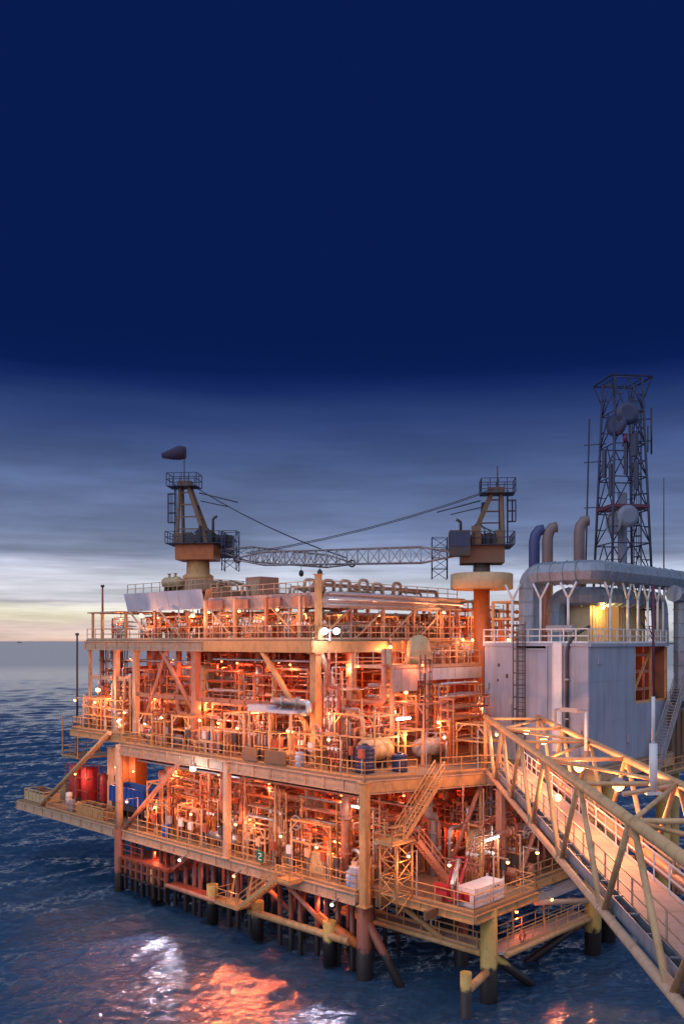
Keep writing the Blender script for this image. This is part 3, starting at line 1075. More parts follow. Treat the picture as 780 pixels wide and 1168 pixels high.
for (x, y, r, h, m_, c_) in ((4.6, 20.6, 0.8, 5.6, 'silver', 'silver'), (8.6, 6, 0.9, 5.5, 'salmon', 'faded red'), (9.5, 20, 1.0, 5.6, 'tan', 'tan'), (10.5, 13, 0.8, 5, 'cream', 'cream'), (12.8, -1.5, 0.8, 5.2, 'tan', 'tan')):
    vvessel((x, y, ZL), r, h, 'lower deck', m_, c_)
for (x, y, r, h, m_, c_) in ((4.0, 23.0, 0.85, 7.4, 'tan', 'tan'), (5.5, 27.6, 0.55, 7.2, 'white', 'white'), (6.3, 10, 1.0, 6, 'salmon', 'faded red'), (10.8, 16, 1.1, 7, 'silver', 'silver'),
                              (11, 21.5, 1.2, 6.8, 'tan', 'tan'), (7, 33, 0.6, 6.4, 'cream', 'cream'), (12, 6.0, 0.8, 5.6, 'tan', 'tan')):
    vvessel((x, y, ZM if y < 31 else ZM + .7), r, h, 'mid deck', m_, c_)


def hvessel(pos, r, L_, deck, mat, cname, along='y'):
    x, y, z = pos
    t = thing('horizontal_vessel', '', 'vessel', pos)
    zc = z + r + 0.55
    d = [(0.05 * r, -L_ / 2 - r * .5), (r * .6, -L_ / 2 - r * .4), (r * .9, -L_ / 2 - r * .15), (r, -L_ / 2)]
    prof = d + [(a, -b) for a, b in d[::-1]]
    mb = MB().lathe(prof, (x, y, zc), along, 20)
    for k in (-0.4, -0.13, 0.13, 0.4):
        c = (x, y + k * L_, zc) if along == 'y' else (x + k * L_, y, zc)
        mb.torus(c, r * 1.005, 0.03, (0, 1, 0) if along == 'y' else (1, 0, 0), 20, 4)
    obj('shell', mb, mat, t)
    for k in (-0.3, 0.3):
        if along == 'y':
            sb = MB().box(x - r * .8, x + r * .8, y + k * L_ - .12, y + k * L_ + .12, z + .005, zc - r * .5)
        else:
            sb = MB().box(x + k * L_ - .12, x + k * L_ + .12, y - r * .8, y + r * .8, z + .005, zc - r * .5)
        obj('saddle', sb, 'brown', t)
    mb = MB()
    for k in (-0.25, 0.2):
        c = (x, y + k * L_) if along == 'y' else (x + k * L_, y)
        mb.cyl((*c, zc + r * .9), (*c, zc + r + .3), 0.12, 8)
        mb.cyl((*c, zc + r + .3), (*c, zc + r + .37), 0.2, 8)
    obj('nozzle', mb, mat, t)
    rep(t, '%s horizontal drum on saddles on the %s' % (cname, deck), '%s horizontal drums on saddles on the %s' % (cname, deck), 'horizontal drums on the ' + deck)


hvessel((4.4, 3.0, ZM + .01), 0.8, 2.4, 'mid deck', 'tan', 'tan', 'x')
hvessel((5.0, 17.6, ZM), 0.8, 4.5, 'mid deck', 'salmon', 'faded red')
hvessel((10.5, 26, ZM), 1.1, 5, 'mid deck', 'cream', 'cream')
hvessel((9.6, 1.8, ZM), 0.7, 3.0, 'mid deck', 'grey', 'grey', 'x')
hvessel((1.6, 17.4, ZL), 0.42, 3.6, 'lower deck', 'silver', 'silver')
hvessel((6.2, 12.4, ZL), 0.9, 4.4, 'lower deck', 'salmon', 'faded red')
hvessel((12, 8.5, ZL), 1.0, 4, 'lower deck', 'red', 'red')
hvessel((9, 25.5, ZL), 0.9, 4, 'lower deck', 'cream', 'cream')
hvessel((5.2, 30, 28.1), 0.5, 2.2, 'roof', 'tan', 'tan')

def pipe_rack(pos, L_, n, lv, deck, along='y', h0=2.2):
    """stacked tiers of parallel pipes in a steel trestle"""
    x, y, z = pos
    t = thing('pipe_rack', '', 'pipe rack', pos)
    w = n * .3
    P = (lambda a, b, c: (x + b, y + a, z + c)) if along == 'y' else (lambda a, b, c: (x + a, y + b, z + c))
    mb = MB()
    top = h0 + (lv - 1) * .85
    m_ = max(2, int(L_ / 2.6) + 1)
    for i in range(m_):
        a = .15 + (L_ - .3) * i / (m_ - 1)
        for b in (0, w):
            mb.beam(P(a, b, 0), P(a, b, top + .1), .09)
        for k in range(lv):
            mb.beam(P(a, -.1, h0 + k * .85 - .08), P(a, w + .1, h0 + k * .85 - .08), .12, .14)
    for b in (0, w):
        mb.beam(P(.15, b, .12), P(L_ - .15, b, .12), .1)
    mb.beam(P(.15, 0, .12), P(.15, w, .12), .1)
    obj('trestle', mb, RND.choice(['yellow', 'cream', 'salmon']), t)
    for k in range(lv):
        for j in range(n):
            if RND.random() < .15:
                continue
            r = RND.choice([.05, .06, .08, .1, .11])
            a0, a1 = RND.uniform(-.4, .3), L_ - RND.uniform(-.4, .3)
            b, c = .18 + j * .3, h0 + k * .85 - .01 + r
            pts = [P(a0, b, c), P(a1, b, c)]
            q = RND.random()
            if q < .35:
                pts.append(P(a1, b, RND.uniform(.2, c - .5)))
            elif q < .5:
                pts.append(P(a1, b, c + .6))
            if RND.random() < .3:
                pts.insert(0, P(a0, b, RND.uniform(.2, c - .5)))
            pb = MB().tube(bend(pts, r * 3), r, 7)
            for _ in range(2):
                a = RND.uniform(a0 + .3, a1 - .3)
                pb.cyl(P(a, b, c), P(a + .07, b, c), r * 1.7, 8)
            obj('pipe', pb, RND.choice(['yellow', 'cream', 'salmon', 'red', 'silver', 'orange', 'salmon', 'red', 'orange', 'grey', 'brown']), t)
    rep(t, '%d tier pipe rack on the %s' % (lv, deck), '%d tier pipe racks on the %s' % (lv, deck), 'pipe racks')


def tubing(pos, n, deck, h, spread):
    """a bank of thin instrument tubing standing in a light frame"""
    x, y, z = pos
    t = thing('tubing_bank', '', 'tubing bank', pos)
    mb = MB()
    for yy in (0, spread):
        mb.beam((x, y + yy, z), (x, y + yy, z + h), .1)
    for k in (.25, .6, .97):
        mb.beam((x, y - .1, z + h * k), (x, y + spread + .1, z + h * k), .09)
    obj('stand', mb, RND.choice(['yellow', 'cream']), t)
    mb = MB()
    for i in range(n):
        yy = y + .1 + (spread - .2) * i / max(1, n - 1)
        xx = x - .1 - RND.random() * .15
        r = RND.choice([.03, .035, .05])
        hh = h * RND.uniform(.55, 1.05)
        pts = [(xx, yy, z), (xx, yy, z + hh), (xx + RND.uniform(.4, 1.6), yy, z + hh), (xx + 1.6, yy + RND.uniform(-.5, .5), z + hh)]
        mb.tube(bend(pts, .15, 3), r, 6)
        mb.lathe([(r * 1.2, hh * .4), (r * 2.6, hh * .42), (r * 2.6, hh * .5), (r * 1.2, hh * .52)], (xx, yy, z), 'z', 7)
    obj('tubes', mb, RND.choice(['salmon', 'cream', 'silver', 'red', 'orange']), t)
    g = MB()
    g.beam((x, y, z + h * .7), (x, y + spread, z + h * .7), .05)
    for k in range(3):
        yy = y + spread * (.2 + .3 * k)
        g.cyl((x - .32, yy, z + h * .7), (x - .24, yy, z + h * .7), .13, 10)
        g.cyl((x - .24, yy, z + h * .7), (x, yy, z + h * .7), .03, 5)
    obj('gauge', g, 'white', t)
    rep(t, 'bank of thin upright tubing with gauges on the ' + deck, 'banks of thin upright tubing on the ' + deck, 'tubing banks on the ' + deck)


for (x, y, L_, n, lv) in ((2.6, 1.4, 5, 5, 4), (2.7, 9.6, 4.6, 5, 3), (2.8, 16.6, 5, 6, 4), (3.0, 23.4, 5.6, 5, 4), (5.8, 0.5, 6, 5, 4), (5.2, 12, 6, 5, 4), (6.4, 21, 7, 6, 4), (9.2, 0, 8, 6, 4), (9.4, 15, 8, 6, 4)):
    pipe_rack((x, y, ZL), L_, n, lv, 'lower deck', 'y', RND.uniform(2.2, 3.6))
for (x, y, L_, n, lv) in ((6.8, -4.9, 6, 4, 4), (9.4, -1.6, 5, 4, 5)):
    pipe_rack((x, y, ZL), L_, n, lv, 'lower deck', 'x', 1.8)
for (x, y, L_, n, lv) in ((3.2, 4.6, 5, 5, 3), (3.2, 12.6, 5.4, 5, 5), (3.2, 19.6, 4, 5, 5), (4.6, 25.2, 5, 6, 5), (6.6, 8.6, 6, 6, 6), (6.8, 16, 7, 6, 6), (7, 24, 6, 6, 6), (11, 9, 8, 5, 6), (11.5, 18, 9, 5, 6)):
    pipe_rack((x, y, ZM), L_, n, lv, 'mid deck', 'y', RND.uniform(2.0, 3.4))
for (x, y, L_, n, lv) in ((6.4, 4.4, 6, 4, 6), (9.4, -0.4, 5, 4, 5), (11, 1.4, 5, 4, 6)):
    pipe_rack((x, y, ZM), L_, n, lv, 'mid deck', 'x', 1.7)
for (x, y, L_, n, lv) in ((3.4, 31.8, 7, 5, 6), (6.4, 32.2, 7, 5, 6)):
    pipe_rack((x, y, ZM + .7), L_, n, lv, 'side platform', 'y', 1.6)
for (x, y, L_, n, lv) in ((3.6, 9.4, 9, 5, 2), (4, 22.6, 10, 5, 2), (7, 10, 10, 5, 2), (7, 24, 9, 5, 2)):
    pipe_rack((x, y, ZU), L_, n, lv, 'upper deck', 'y', 1.2)
pipe_rack((4.5, 8.4, ZU), 12, 5, 2, 'upper deck', 'x', 1.2)
for (x, y, L_, n, lv) in ((18.5, 9.0, 9, 5, 4), (20.6, 7.6, 8, 3, 3)):
    pipe_rack((x, y, ZU), L_, n, lv, 'upper deck', 'x', 1.1)
for i in range(7):
    tubing((18.2 + i * 1.4, 7.5, ZU), 8, 'upper deck', RND.uniform(1.6, 3.4), 1.3)
pipe_rack((11.5, 5.2, 21.6), 6, 4, 2, 'panelled mezzanine', 'x', 1.0)
for i in range(5):
    tubing((13.0 + i * 1.0, 3.3, 21.6), 7, 'panelled mezzanine', RND.uniform(1.2, 2.2), 1.1)

for i in range(20):
    tubing((RND.uniform(1.0, 2.3) + (i % 3) * 1.7, 1.2 + i * 1.42, ZL), RND.randint(6, 11), 'lower deck', RND.uniform(1.6, 4.2), RND.uniform(1.0, 1.8))
for i in range(5):
    tubing((6.2 + i * 1.5, RND.uniform(-5.8, -3.5), ZL), 8, 'lower deck', RND.uniform(1.6, 3.6), 1.2)
for i in range(18):
    tubing((RND.uniform(1.2, 2.3) + (i % 3) * 1.8, 3.6 + i * 1.5, ZM), RND.randint(6, 11), 'mid deck', RND.uniform(1.8, 4.6), RND.uniform(1.0, 1.8))
for i in range(9):
    tubing((RND.uniform(1.4, 2.6), 31.9 + i * .98, ZM + .7), 7, 'side platform', RND.uniform(1.6, 3.2), .8)
for i in range(12):
    tubing((2.7 + (i % 2), 8.2 + i * 2.6, ZU), 8, 'upper deck', RND.uniform(1.3, 2.2), 1.4)
for i in range(6):
    tubing((4.5 + i * 2.4, 7.9, ZU), 8, 'upper deck', RND.uniform(1.3, 2.2), 1.2)

for i in range(26):
    tubing((RND.uniform(1.4, 9.5), RND.uniform(.5, 28), ZL), RND.randint(7, 12), 'lower deck', RND.uniform(2.6, 6.2), RND.uniform(1.0, 2.2))
for i in range(26):
    tubing((RND.uniform(3.0, 9.5), RND.uniform(3, 38), ZM + .7 * 0), RND.randint(7, 12), 'mid deck', RND.uniform(3.0, 7.6), RND.uniform(1.0, 2.2))
for (x, y, L_, n, lv) in ((1.2, 20, 5, 3, 5), (1.2, 10.4, 4, 3, 5), (1.3, 3.8, 4, 3, 4), (8, 8, 7, 5, 5), (8, 18, 8, 5, 5)):
    pipe_rack((x, y, ZL), L_, n, lv, 'lower deck', 'y', RND.uniform(2.4, 3.2))
for (x, y, L_, n, lv) in ((2.8, 8.4, 4, 3, 6), (2.8, 16.8, 5, 3, 6), (2.8, 23.6, 5, 3, 6), (9, 12, 8, 5, 7), (9, 22, 8, 5, 7)):
    pipe_rack((x, y, ZM), L_, n, lv, 'mid deck', 'y', RND.uniform(2.4, 3.2))


def tray_run(p, q, deck):
    t = thing('ladder_tray', '', 'cable tray', p)
    p, q = Vector(p), Vector(q)
    d = (q - p); n = int(d.length / .5)
    sd = d.normalized().cross(Vector((0, 0, 1))) * .28
    mb = MB()
    for s_ in (-1, 1):
        mb.beam(p + sd * s_, q + sd * s_, .04, .12)
    for i in range(n + 1):
        mb.beam(p + d * i / n - sd, p + d * i / n + sd, .05)
    obj('tray', mb, RND.choice(['grey', 'silver', 'salmon']), t)
    mb = MB()
    for k in range(5):
        o_ = sd * (-.8 + .4 * k) + Vector((0, 0, .05))
        mb.tube([p + o_, p.lerp(q, .5) + o_ + Vector((0, 0, .02)), q + o_], .035, 5)
    obj('cable', mb, 'dark', t)
    rep(t, 'ladder type cable tray under the ceiling of the ' + deck, 'cable trays under the ceiling of the ' + deck, 'cable trays')


for (x, y0, y1, z) in ((1.0, 1, 14, 12.5), (1.6, 15, 30, 12.3), (4.4, -1, 12, 11.6), (5.0, 13, 29, 12.0), (8, 0, 20, 12.2)):
    tray_run((x, y0, z), (x, y1, z), 'lower deck')
for (x, y0, y1, z) in ((2.7, 8, 20, 21.9), (3.0, 22, 38, 21.6), (5.4, 8, 24, 21.4), (6.6, 20, 36, 20.6), (10, 9, 30, 21.8)):
    tray_run((x, y0, z), (x, y1, z), 'mid deck')
for (y, x0, x1, z) in ((7.9, 3, 16, 21.8), (9.4, 3, 14, 20.9)):
    tray_run((x0, y, z), (x1, y, z), 'mid deck')


def jbox(p, deck, m_):
    x, y, z = p
    t = thing('junction_box', '', 'junction box', p)
    obj('post', MB().beam((x, y, z), (x, y, z + 1.2), .07), 'grey', t)
    obj('casing', MB().box(x - .14, x + .06, y - .25, y + .25, z + 1.2, z + 1.85), m_, t)
    mb = MB()
    for k in range(3):
        mb.tube(bend([(x, y - .15 + .15 * k, z + 1.2), (x, y - .15 + .15 * k, z + .7), (x + .5, y - .15 + .15 * k, z + .5), (x + .5, y - .15 + .15 * k, z)], .1), .025, 5)
    obj('cable', mb, 'dark', t)
    rep(t, 'junction box on a post on the ' + deck, 'junction boxes on posts on the ' + deck, 'junction boxes on the ' + deck)


for i in range(16):
    jbox((RND.uniform(.5, 1.2), 1.5 + i * 1.75, ZL), 'lower deck', RND.choice(['grey', 'white', 'red', 'dark', 'cream']))
for i in range(16):
    jbox((RND.uniform(.5, 2.0), 1.2 + i * 1.8, ZM), 'mid deck', RND.choice(['grey', 'white', 'red', 'dark', 'cream']))
for i in range(6):
    jbox((7.2 + i * .9, -5.9 + RND.random() * 2, ZL), 'lower deck', RND.choice(['grey', 'dark', 'red']))

# steel frames
def goalpost(pos, w, h, d, mat, cname, deck, levels=1):
    x, y, z = pos
    mb = MB()
    for dx in (0, d):
        for dy in (0, w):
            mb.beam((x + dx, y + dy, z), (x + dx, y + dy, z + h), 0.11)
    for k in range(levels):
        zz = z + h - 0.08 - k * h / max(1, levels) * 0.8
        for dx in (0, d):
            mb.beam((x + dx, y, zz), (x + dx, y + w, zz), 0.1, 0.13)
        for dy in (0, w):
            mb.beam((x, y + dy, zz), (x + d, y + dy, zz), 0.1, 0.13)
    mb.beam((x, y, z + h - 0.8), (x, y + 0.7, z + h - 0.1), 0.09)
    mb.beam((x, y + w, z + h - 0.8), (x, y + w - 0.7, z + h - 0.1), 0.09)
    o = obj('pipe_gantry', mb, mat, None, pos, None, 'steel frame')
    rep(o, '%s open steel pipe frame on the %s' % (cname, deck), '%s open steel pipe frames on the %s' % (cname, deck), 'open steel pipe frames')


for (x, y, w, h, d, m_, c_) in ((0.9, 4.2, 4.2, 3.9, 1.8, 'yellow', 'yellow'), (0.9, 19.6, 3.4, 3.1, 2.4, 'yellow', 'yellow'), (0.7, 11.2, 2.6, 2.7, 1.2, 'cream', 'cream'), (3.1, 0.9, 2.4, 4.6, 1.6, 'salmon', 'faded red'),
                               (3.4, 15.6, 2.0, 5, 1.6, 'salmon', 'faded red'), (0.8, 25.2, 2.4, 4.6, 1.6, 'yellow', 'yellow'), (9.6, -3.2, 2.5, 5, 2, 'salmon', 'faded red'), (10.2, -5.9, 2.0, 3.4, 2.4, 'cream', 'cream'),
                               (8.2, 11.2, 2.5, 5.4, 2, 'red', 'red'), (8.2, 2.6, 2.5, 5.6, 2, 'red', 'red')):
    goalpost((x, y, ZL), w, h, d, m_, c_, 'lower deck', 2)
for (x, y, w, h, d, m_, c_) in ((0.8, 13.8, 2.6, 3.6, 2.0, 'cream', 'cream'), (0.7, 21.2, 2.4, 3.0, 1.4, 'yellow', 'yellow'), (0.8, 5.0, 3.0, 2.6, 1.6, 'yellow', 'yellow'), (2.8, 1.6, 4, 4.1, 2.6, 'yellow', 'yellow'),
                               (0.7, 26.6, 2.2, 2.9, 1.4, 'yellow', 'yellow'), (7.2, 0.6, 3, 4.8, 3, 'salmon', 'faded red'), (3.3, 19.4, 2.6, 3.2, 2, 'salmon', 'faded red'), (6, 1.4, 2, 2.8, 2, 'yellow', 'yellow'), (10.5, -2.6, 2.6, 3.2, 2, 'yellow', 'yellow'), (9.5, 3.2, 3, 5.2, 3, 'salmon', 'faded red')):
    goalpost((x, y, ZM), w, h, d, m_, c_, 'mid deck', 2)
for (x, y, w, h, d, m_, c_) in ((1.3, 32.4, 3.2, 3.1, 1.6, 'yellow', 'yellow'), (1.3, 36.4, 3.4, 3.1, 1.6, 'yellow', 'yellow')):
    goalpost((x, y, ZM + .7), w, h, d, m_, c_, 'side platform', 3)
for (x, y, w) in ((18.6, 7.6, 3), (23.0, 7.6, 3), (26, 7.6, 3), (3.2, 9.5, 3), (3.2, 18, 3), (3.2, 26, 3), (9, 9, 3), (14, 9, 3)):
    goalpost((x, y, ZU), w, 2.2, 1.6, 'cream', 'cream', 'upper deck', 1)


# racks full of small bottles / tubing
def rack(pos, w, h, d, mat, deck):
    x, y, z = pos
    t = thing('bottle_rack', '', 'rack', pos)
    mb = MB()
    for dx in (0, d):
        for k in range(4):
            mb.beam((x + dx, y + w * k / 3, z), (x + dx, y + w * k / 3, z + h), 0.08)
        for k in (0.05, 0.5, 0.98):
            mb.beam((x + dx, y, z + h * k), (x + dx, y + w, z + h * k), 0.07)
    for k in (0.05, 0.5, 0.98):
        for dy in (0, w):
            mb.beam((x, y + dy, z + h * k), (x + d, y + dy, z + h * k), 0.07)
    obj('rack_frame', mb, mat, t)
    n = int(w / 0.34)
    for lv in range(2):
        for i in range(n):
            c = (x + d * 0.45, y + 0.22 + i * (w - 0.4) / max(1, n - 1), z + h * (0.07 + 0.45 * lv))
            hh = h * 0.36
            obj('bottle', MB().lathe([(0.12, 0), (0.13, 0.05), (0.13, hh * .8), (0.05, hh * .95), (0.05, hh)], c, 'z', 8), RND.choice(['red', 'grey', 'navy', 'salmon']), t)
    rep(t, 'open %s frame rack packed with upright bottles on the %s' % (mat, deck), 'open frame racks packed with bottles on the ' + deck, 'bottle racks')


rack((0.6, 16.9, ZM), 2.6, 2.2, 0.9, 'cream', 'mid deck')
rack((0.6, 9.4, ZM), 3.0, 2.4, 0.9, 'yellow', 'mid deck')
rack((0.6, 24.6, ZM), 1.9, 2.3, 0.8, 'yellow', 'mid deck')
rack((1.1, 13.0, ZL), 2.0, 2.0, 0.8, 'yellow', 'lower deck')
# brown panels hung on the mid-deck rail
for k, y in enumerate((11.3, 8.0)):
    mb = MB().box(-0.06, 0.02, y, y + (1.7 if k == 0 else 2.4), ZM + 0.1, ZM + 1.12)
    obj('rail_panel', mb, 'brown', None, (0, y, ZM), ['shorter', 'longer'][k] + ' brown sheet panel fixed to the mid deck railing', 'panel', 'brown panels on the mid deck railing')
# grey roofed instrument shelter
t = thing('instrument_shelter', 'grey flat roofed open instrument shelter on the mid deck edge', 'shelter', (1.0, 10, ZM))
mb = MB().box(0.4, 3.2, 8.0, 13.0, ZM + 3.95, ZM + 4.15)
mb.box(0.3, 1.4, 10.6, 12.8, ZM + 4.15, ZM + 4.45)
obj('roof', mb, 'fascia', t)
mb = MB()
for (x, y) in ((0.55, 8.1), (0.55, 12.9), (3.1, 8.1), (3.1, 12.9), (0.55, 10.5)):
    mb.beam((x, y, ZM), (x, y, ZM + 3.95), 0.16)
obj('post', mb, 'cream', t)


def cabinet(pos, w, d, h, mat, label, cat='cabinet', doors=2):
    x, y, z = pos
    t = thing('equipment_cabinet', label, cat, pos)
    mb = MB().box(x, x + d, y, y + w, z + 0.1, z + h)
    mb.box(x + .05, x + d - .05, y + .05, y + w - .05, z, z + 0.1)
    mb.box(x - .05, x + d + .05, y - .05, y + w + .05, z + h, z + h + .07)
    obj('casing', mb, mat, t)
    for k in range(doors):
        ya = y + w * k / doors + 0.05
        yb = y + w * (k + 1) / doors - 0.05
        dd = obj('door', MB().box(x - .04, x - .002, ya, yb, z + .2, z + h - .12), mat, t)
        obj('handle', MB().box(x - .09, x - .042, yb - .18, yb - .12, z + h * .45, z + h * .55), 'dark', dd)
    return t


cabinet((4.7, 38.3, ZL), 2.6, 1.3, 6.2, 'cream', 'tall cream cabinet behind the blue skip on the lower deck')
cabinet((4.7, 35.5, ZL), 2.6, 1.3, 6.2, 'orange', 'tall cabinet painted lamplight orange beside the cream one behind the skip')  # orange lamplight on this cabinet is put into its paint colour
cabinet((3.2, 5.0, ZL), 0.9, 0.6, 1.7, 'cream', 'small cream control cabinet among the lower deck pumps', doors=1)
cabinet((1.2, 5.1, ZL), 1.6, 0.9, 1.5, 'tan', 'low tan cabinet under the yellow frame on the lower deck')
cabinet((0.35, -1.0, ZL - 0.05), 0.9, 0.9, 1.6, 'white', 'small white cabinet at the foot of the stair tower', doors=1) if False else None
t = cabinet((7.6, -4.4, ZL), 1.1, 0.9, 3.6, 'cream', 'tall pale cabinet behind the red rescue slide')
cabinet((5.6, 13.8, ZM), 1.2, 0.8, 2.2, 'grey', 'grey control cabinet behind the mid deck racks')

# blue skip
t = thing('waste_skip', 'open blue waste skip on the cantilevered lower deck', 'skip', (0.8, 31.6, ZL))
x0, x1, y0, y1, z0 = 0.7, 3.0, 30.0, 36.4, ZL
y0, y1 = 29.0, 34.3
x0, x1 = 0.75, 1.95
x0, x1, y0, y1 = 2.2, 4.3, 30.3, 36.2
z0 = ZL + 1.2
mb = MB()
for (a, b) in (((x0, y0), (x0, y1)), ((x0, y1), (x1, y1)), ((x1, y1), (x1, y0)), ((x1, y0), (x0, y0))):
    mb.beam((*a, z0 + 1.1), (*b, z0 + 1.1), 0.07, 1.5)
    mb.beam((*a, z0 + 1.88), (*b, z0 + 1.88), 0.16, 0.12)
n = 8
for i in range(n + 1):
    y = y0 + (y1 - y0) * i / n
    mb.beam((x0 - .06, y, z0 + .36), (x0 - .06, y, z0 + 1.8), 0.1)
mb.box(x0, x1, y0, y1, z0 + .34, z0 + .42)
obj('body', mb, 'blue', t)
mb = MB()
for y in (y0 + .5, y1 - .5, (y0 + y1) / 2):
    mb.box(x0 + .1, x1 - .1, y - .1, y + .1, z0 - 1.195, z0 + .34)
mb.box(x0 + .05, x0 + .15, y0 + .2, y1 - .2, z0 - .3, z0 + .3)
mb.box(x1 - .15, x1 - .05, y0 + .2, y1 - .2, z0 - .3, z0 + .3)
obj('skid', mb, 'dark', t)
# red vertical tanks at the cantilever
for i, (x, y, r, h) in enumerate(((4.4, 46.8, 0.75, 3.9), (4.6, 44.2, 0.95, 3.9), (5.3, 42.4, 0.5, 3.2))):
    t = thing('red_tank', ['narrower red upright tank left of the wide one on the cantilever', 'wide red upright tank beside the tall cream cabinet', 'slim red upright tank at the back of the cantilever'][i], 'tank', (x, y, ZL), 'red tanks on the cantilever')
    obj('shell', MB().lathe([(r * .9, 0.3), (r, 0.4), (r, h - .3), (r * .8, h - .08), (r * .3, h)], (x, y, ZL), 'z', 18), 'bright_red', t)
    mb = MB()
    for k in range(3):
        a = k * 2.1
        mb.beam((x + r * .8 * math.cos(a), y + r * .8 * math.sin(a), ZL), (x + r * .8 * math.cos(a), y + r * .8 * math.sin(a), ZL + .6), 0.12)
    obj('leg', mb, 'dark', t)
    mb = MB()
    for a, b in ((-1, -1), (-1, 1), (1, -1), (1, 1)):
        mb.beam((x + a * r * 1.05, y + b * r * 1.05, ZL), (x + a * r * 1.05, y + b * r * 1.05, ZL + h * 1.02), 0.07)
    for k in (.35, .7, 1.0):
        for (a, b, c, d) in ((-1, -1, -1, 1), (-1, 1, 1, 1), (1, 1, 1, -1), (1, -1, -1, -1)):
            mb.beam((x + a * r * 1.05, y + b * r * 1.05, ZL + h * k), (x + c * r * 1.05, y + d * r * 1.05, ZL + h * k), 0.06)
    obj('cage', mb, 'red', t)


def basket(pos, L_, w, h, mat, label, bars=True):
    x, y, z = pos
    t = thing('cargo_basket', label, 'basket', pos, 'cargo baskets on the cantilever')
    mb = MB()
    for (a, b) in (((x, y), (x, y + L_)), ((x, y + L_), (x + w, y + L_)), ((x + w, y + L_), (x + w, y)), ((x + w, y), (x, y))):
        mb.beam((*a, z + h * .45), (*b, z + h * .45), 0.05, h * .7)
        mb.beam((*a, z + h), (*b, z + h), 0.1)
        mb.beam((*a, z + .1), (*b, z + .1), 0.12)
    for i in range(6):
        mb.beam((x - .04, y + L_ * i / 5, z), (x - .04, y + L_ * i / 5, z + h), 0.09)
        mb.beam((x + w, y + L_ * i / 5, z), (x + w, y + L_ * i / 5, z + h), 0.09)
    mb.box(x, x + w, y, y + L_, z + .12, z + .16)
    obj('frame', mb, mat, t)
    mb = MB()
    for i in range(5):
        mb.box(x + .2 + RND.random() * (w - .9), x + .6 + RND.random() * (w - .8), y + .3 + i * L_ / 5.5, y + .3 + i * L_ / 5.5 + .7, z + .17, z + h * RND.uniform(.7, 1.15))
    obj('load', mb, 'brown', t)


basket((0.7, 46.9, ZL), 4.2, 1.8, 1.2, 'tan', 'brown cargo basket at the far tip of the cantilever')
basket((0.5, 34.6, ZL), 5.0, 1.3, 1.15, 'yellow', 'long yellow cargo basket beside the leg on the lower deck')
basket((4.3, 48.8, ZL), 1.6, 1.4, 1.3, 'tan', 'small tan cargo basket behind the yellow diagonal brace')
# white drum next to the red tanks
for (x, y, m_, lb) in ((2.8, 45.4, 'white', 'white drum standing in front of the red tanks'), (0.7, 41.0, 'grey', 'pale drum by the railing of the cantilever'), (0.45, 24.2, 'blue', 'small blue drum at the lower deck railing'),
                       (0.5, 1.8, 'pale_blue', 'pale blue drum at the lower deck railing near the column'), (0.45, 7.0, 'pale_blue', 'pale blue drum at the mid deck railing')):
    z = ZM if 'mid' in lb else ZL
    t = thing('steel_drum', lb, 'drum', (x, y, z))
    obj('body', MB().lathe([(.33, 0.005), (.35, .03), (.35, .35), (.37, .38), (.35, .41), (.35, .75), (.37, .78), (.35, .81), (.35, 1.13), (.32, 1.15)], (x, y, z), 'z', 14), m_, t)
    obj('lid', MB().cyl((x, y, z + 1.15), (x, y, z + 1.19), .28, 12), m_, t)

# navy tanks on the mid deck
for (x, y, r, h, lb) in ((2.2, 2.0, .72, 2.0, 'large navy plastic tank at the mid deck corner'), (4.4, 0.6, .55, 1.3, 'squat navy plastic tank right of the large one'), (3.3, 3.4, .5, 1.5, 'navy plastic tank behind the large one')):
    t = thing('chemical_tank', lb, 'tank', (x, y, ZM), 'navy tanks on the mid deck')
    prof = [(r * .96, 0.01)]
    for k in range(6):
        zz = h * (k + .3) / 6.6
        prof += [(r, zz), (r * 1.04, zz + h * .03), (r * 1.04, zz + h * .06), (r, zz + h * .09)]
    prof += [(r * .9, h * .96), (r * .3, h)]
    obj('body', MB().lathe(prof, (x, y, ZM), 'z', 18), 'navy', t)
    obj('lid', MB().cyl((x, y, ZM + h), (x, y, ZM + h + .08), .22, 12), 'dark', t)

# white survival container with red panels
t = thing('survival_container', 'white container with red square panels at the lower deck corner', 'container', (3.0, -7.6, ZL))
mb = MB().box(2.3, 5.6, -7.5, -6.2, ZL + .1, ZL + 1.25)
mb.box(2.35, 5.55, -7.45, -6.25, ZL + .004, ZL + .1)
mb.box(2.25, 5.65, -7.55, -6.15, ZL + 1.25, ZL + 1.3)
obj('body', mb, 'white', t)
mb = MB()
for x in (2.3, 5.6):
    for y in (-7.5, -6.2):
        mb.box(x - .05, x + .05, y - .05, y + .05, ZL + .1, ZL + 1.36)
        mb.torus((x, y, ZL + 1.42), .07, .02, (1, 0, 0), 10, 4)
for k in range(6):
    mb.box(2.55 + k * .55, 2.6 + k * .55, -7.53, -7.502, ZL + .15, ZL + 1.2)
obj('corner_frame', mb, 'white', t)
obj('side_panel', MB().box(2.27, 2.298, -7.1, -6.45, ZL + .4, ZL + .98), 'bright_red', t)
obj('side_panel', MB().box(2.27, 2.298, -6.4, -6.3, ZL + .4, ZL + .98), 'bright_red', t)
mb = MB()
for k in range(5):
    mb.box(4.2 + k * .2, 4.3 + k * .2, -7.52, -7.503, ZL + .95, ZL + 1.12)
obj('marking', mb, 'dark', t)
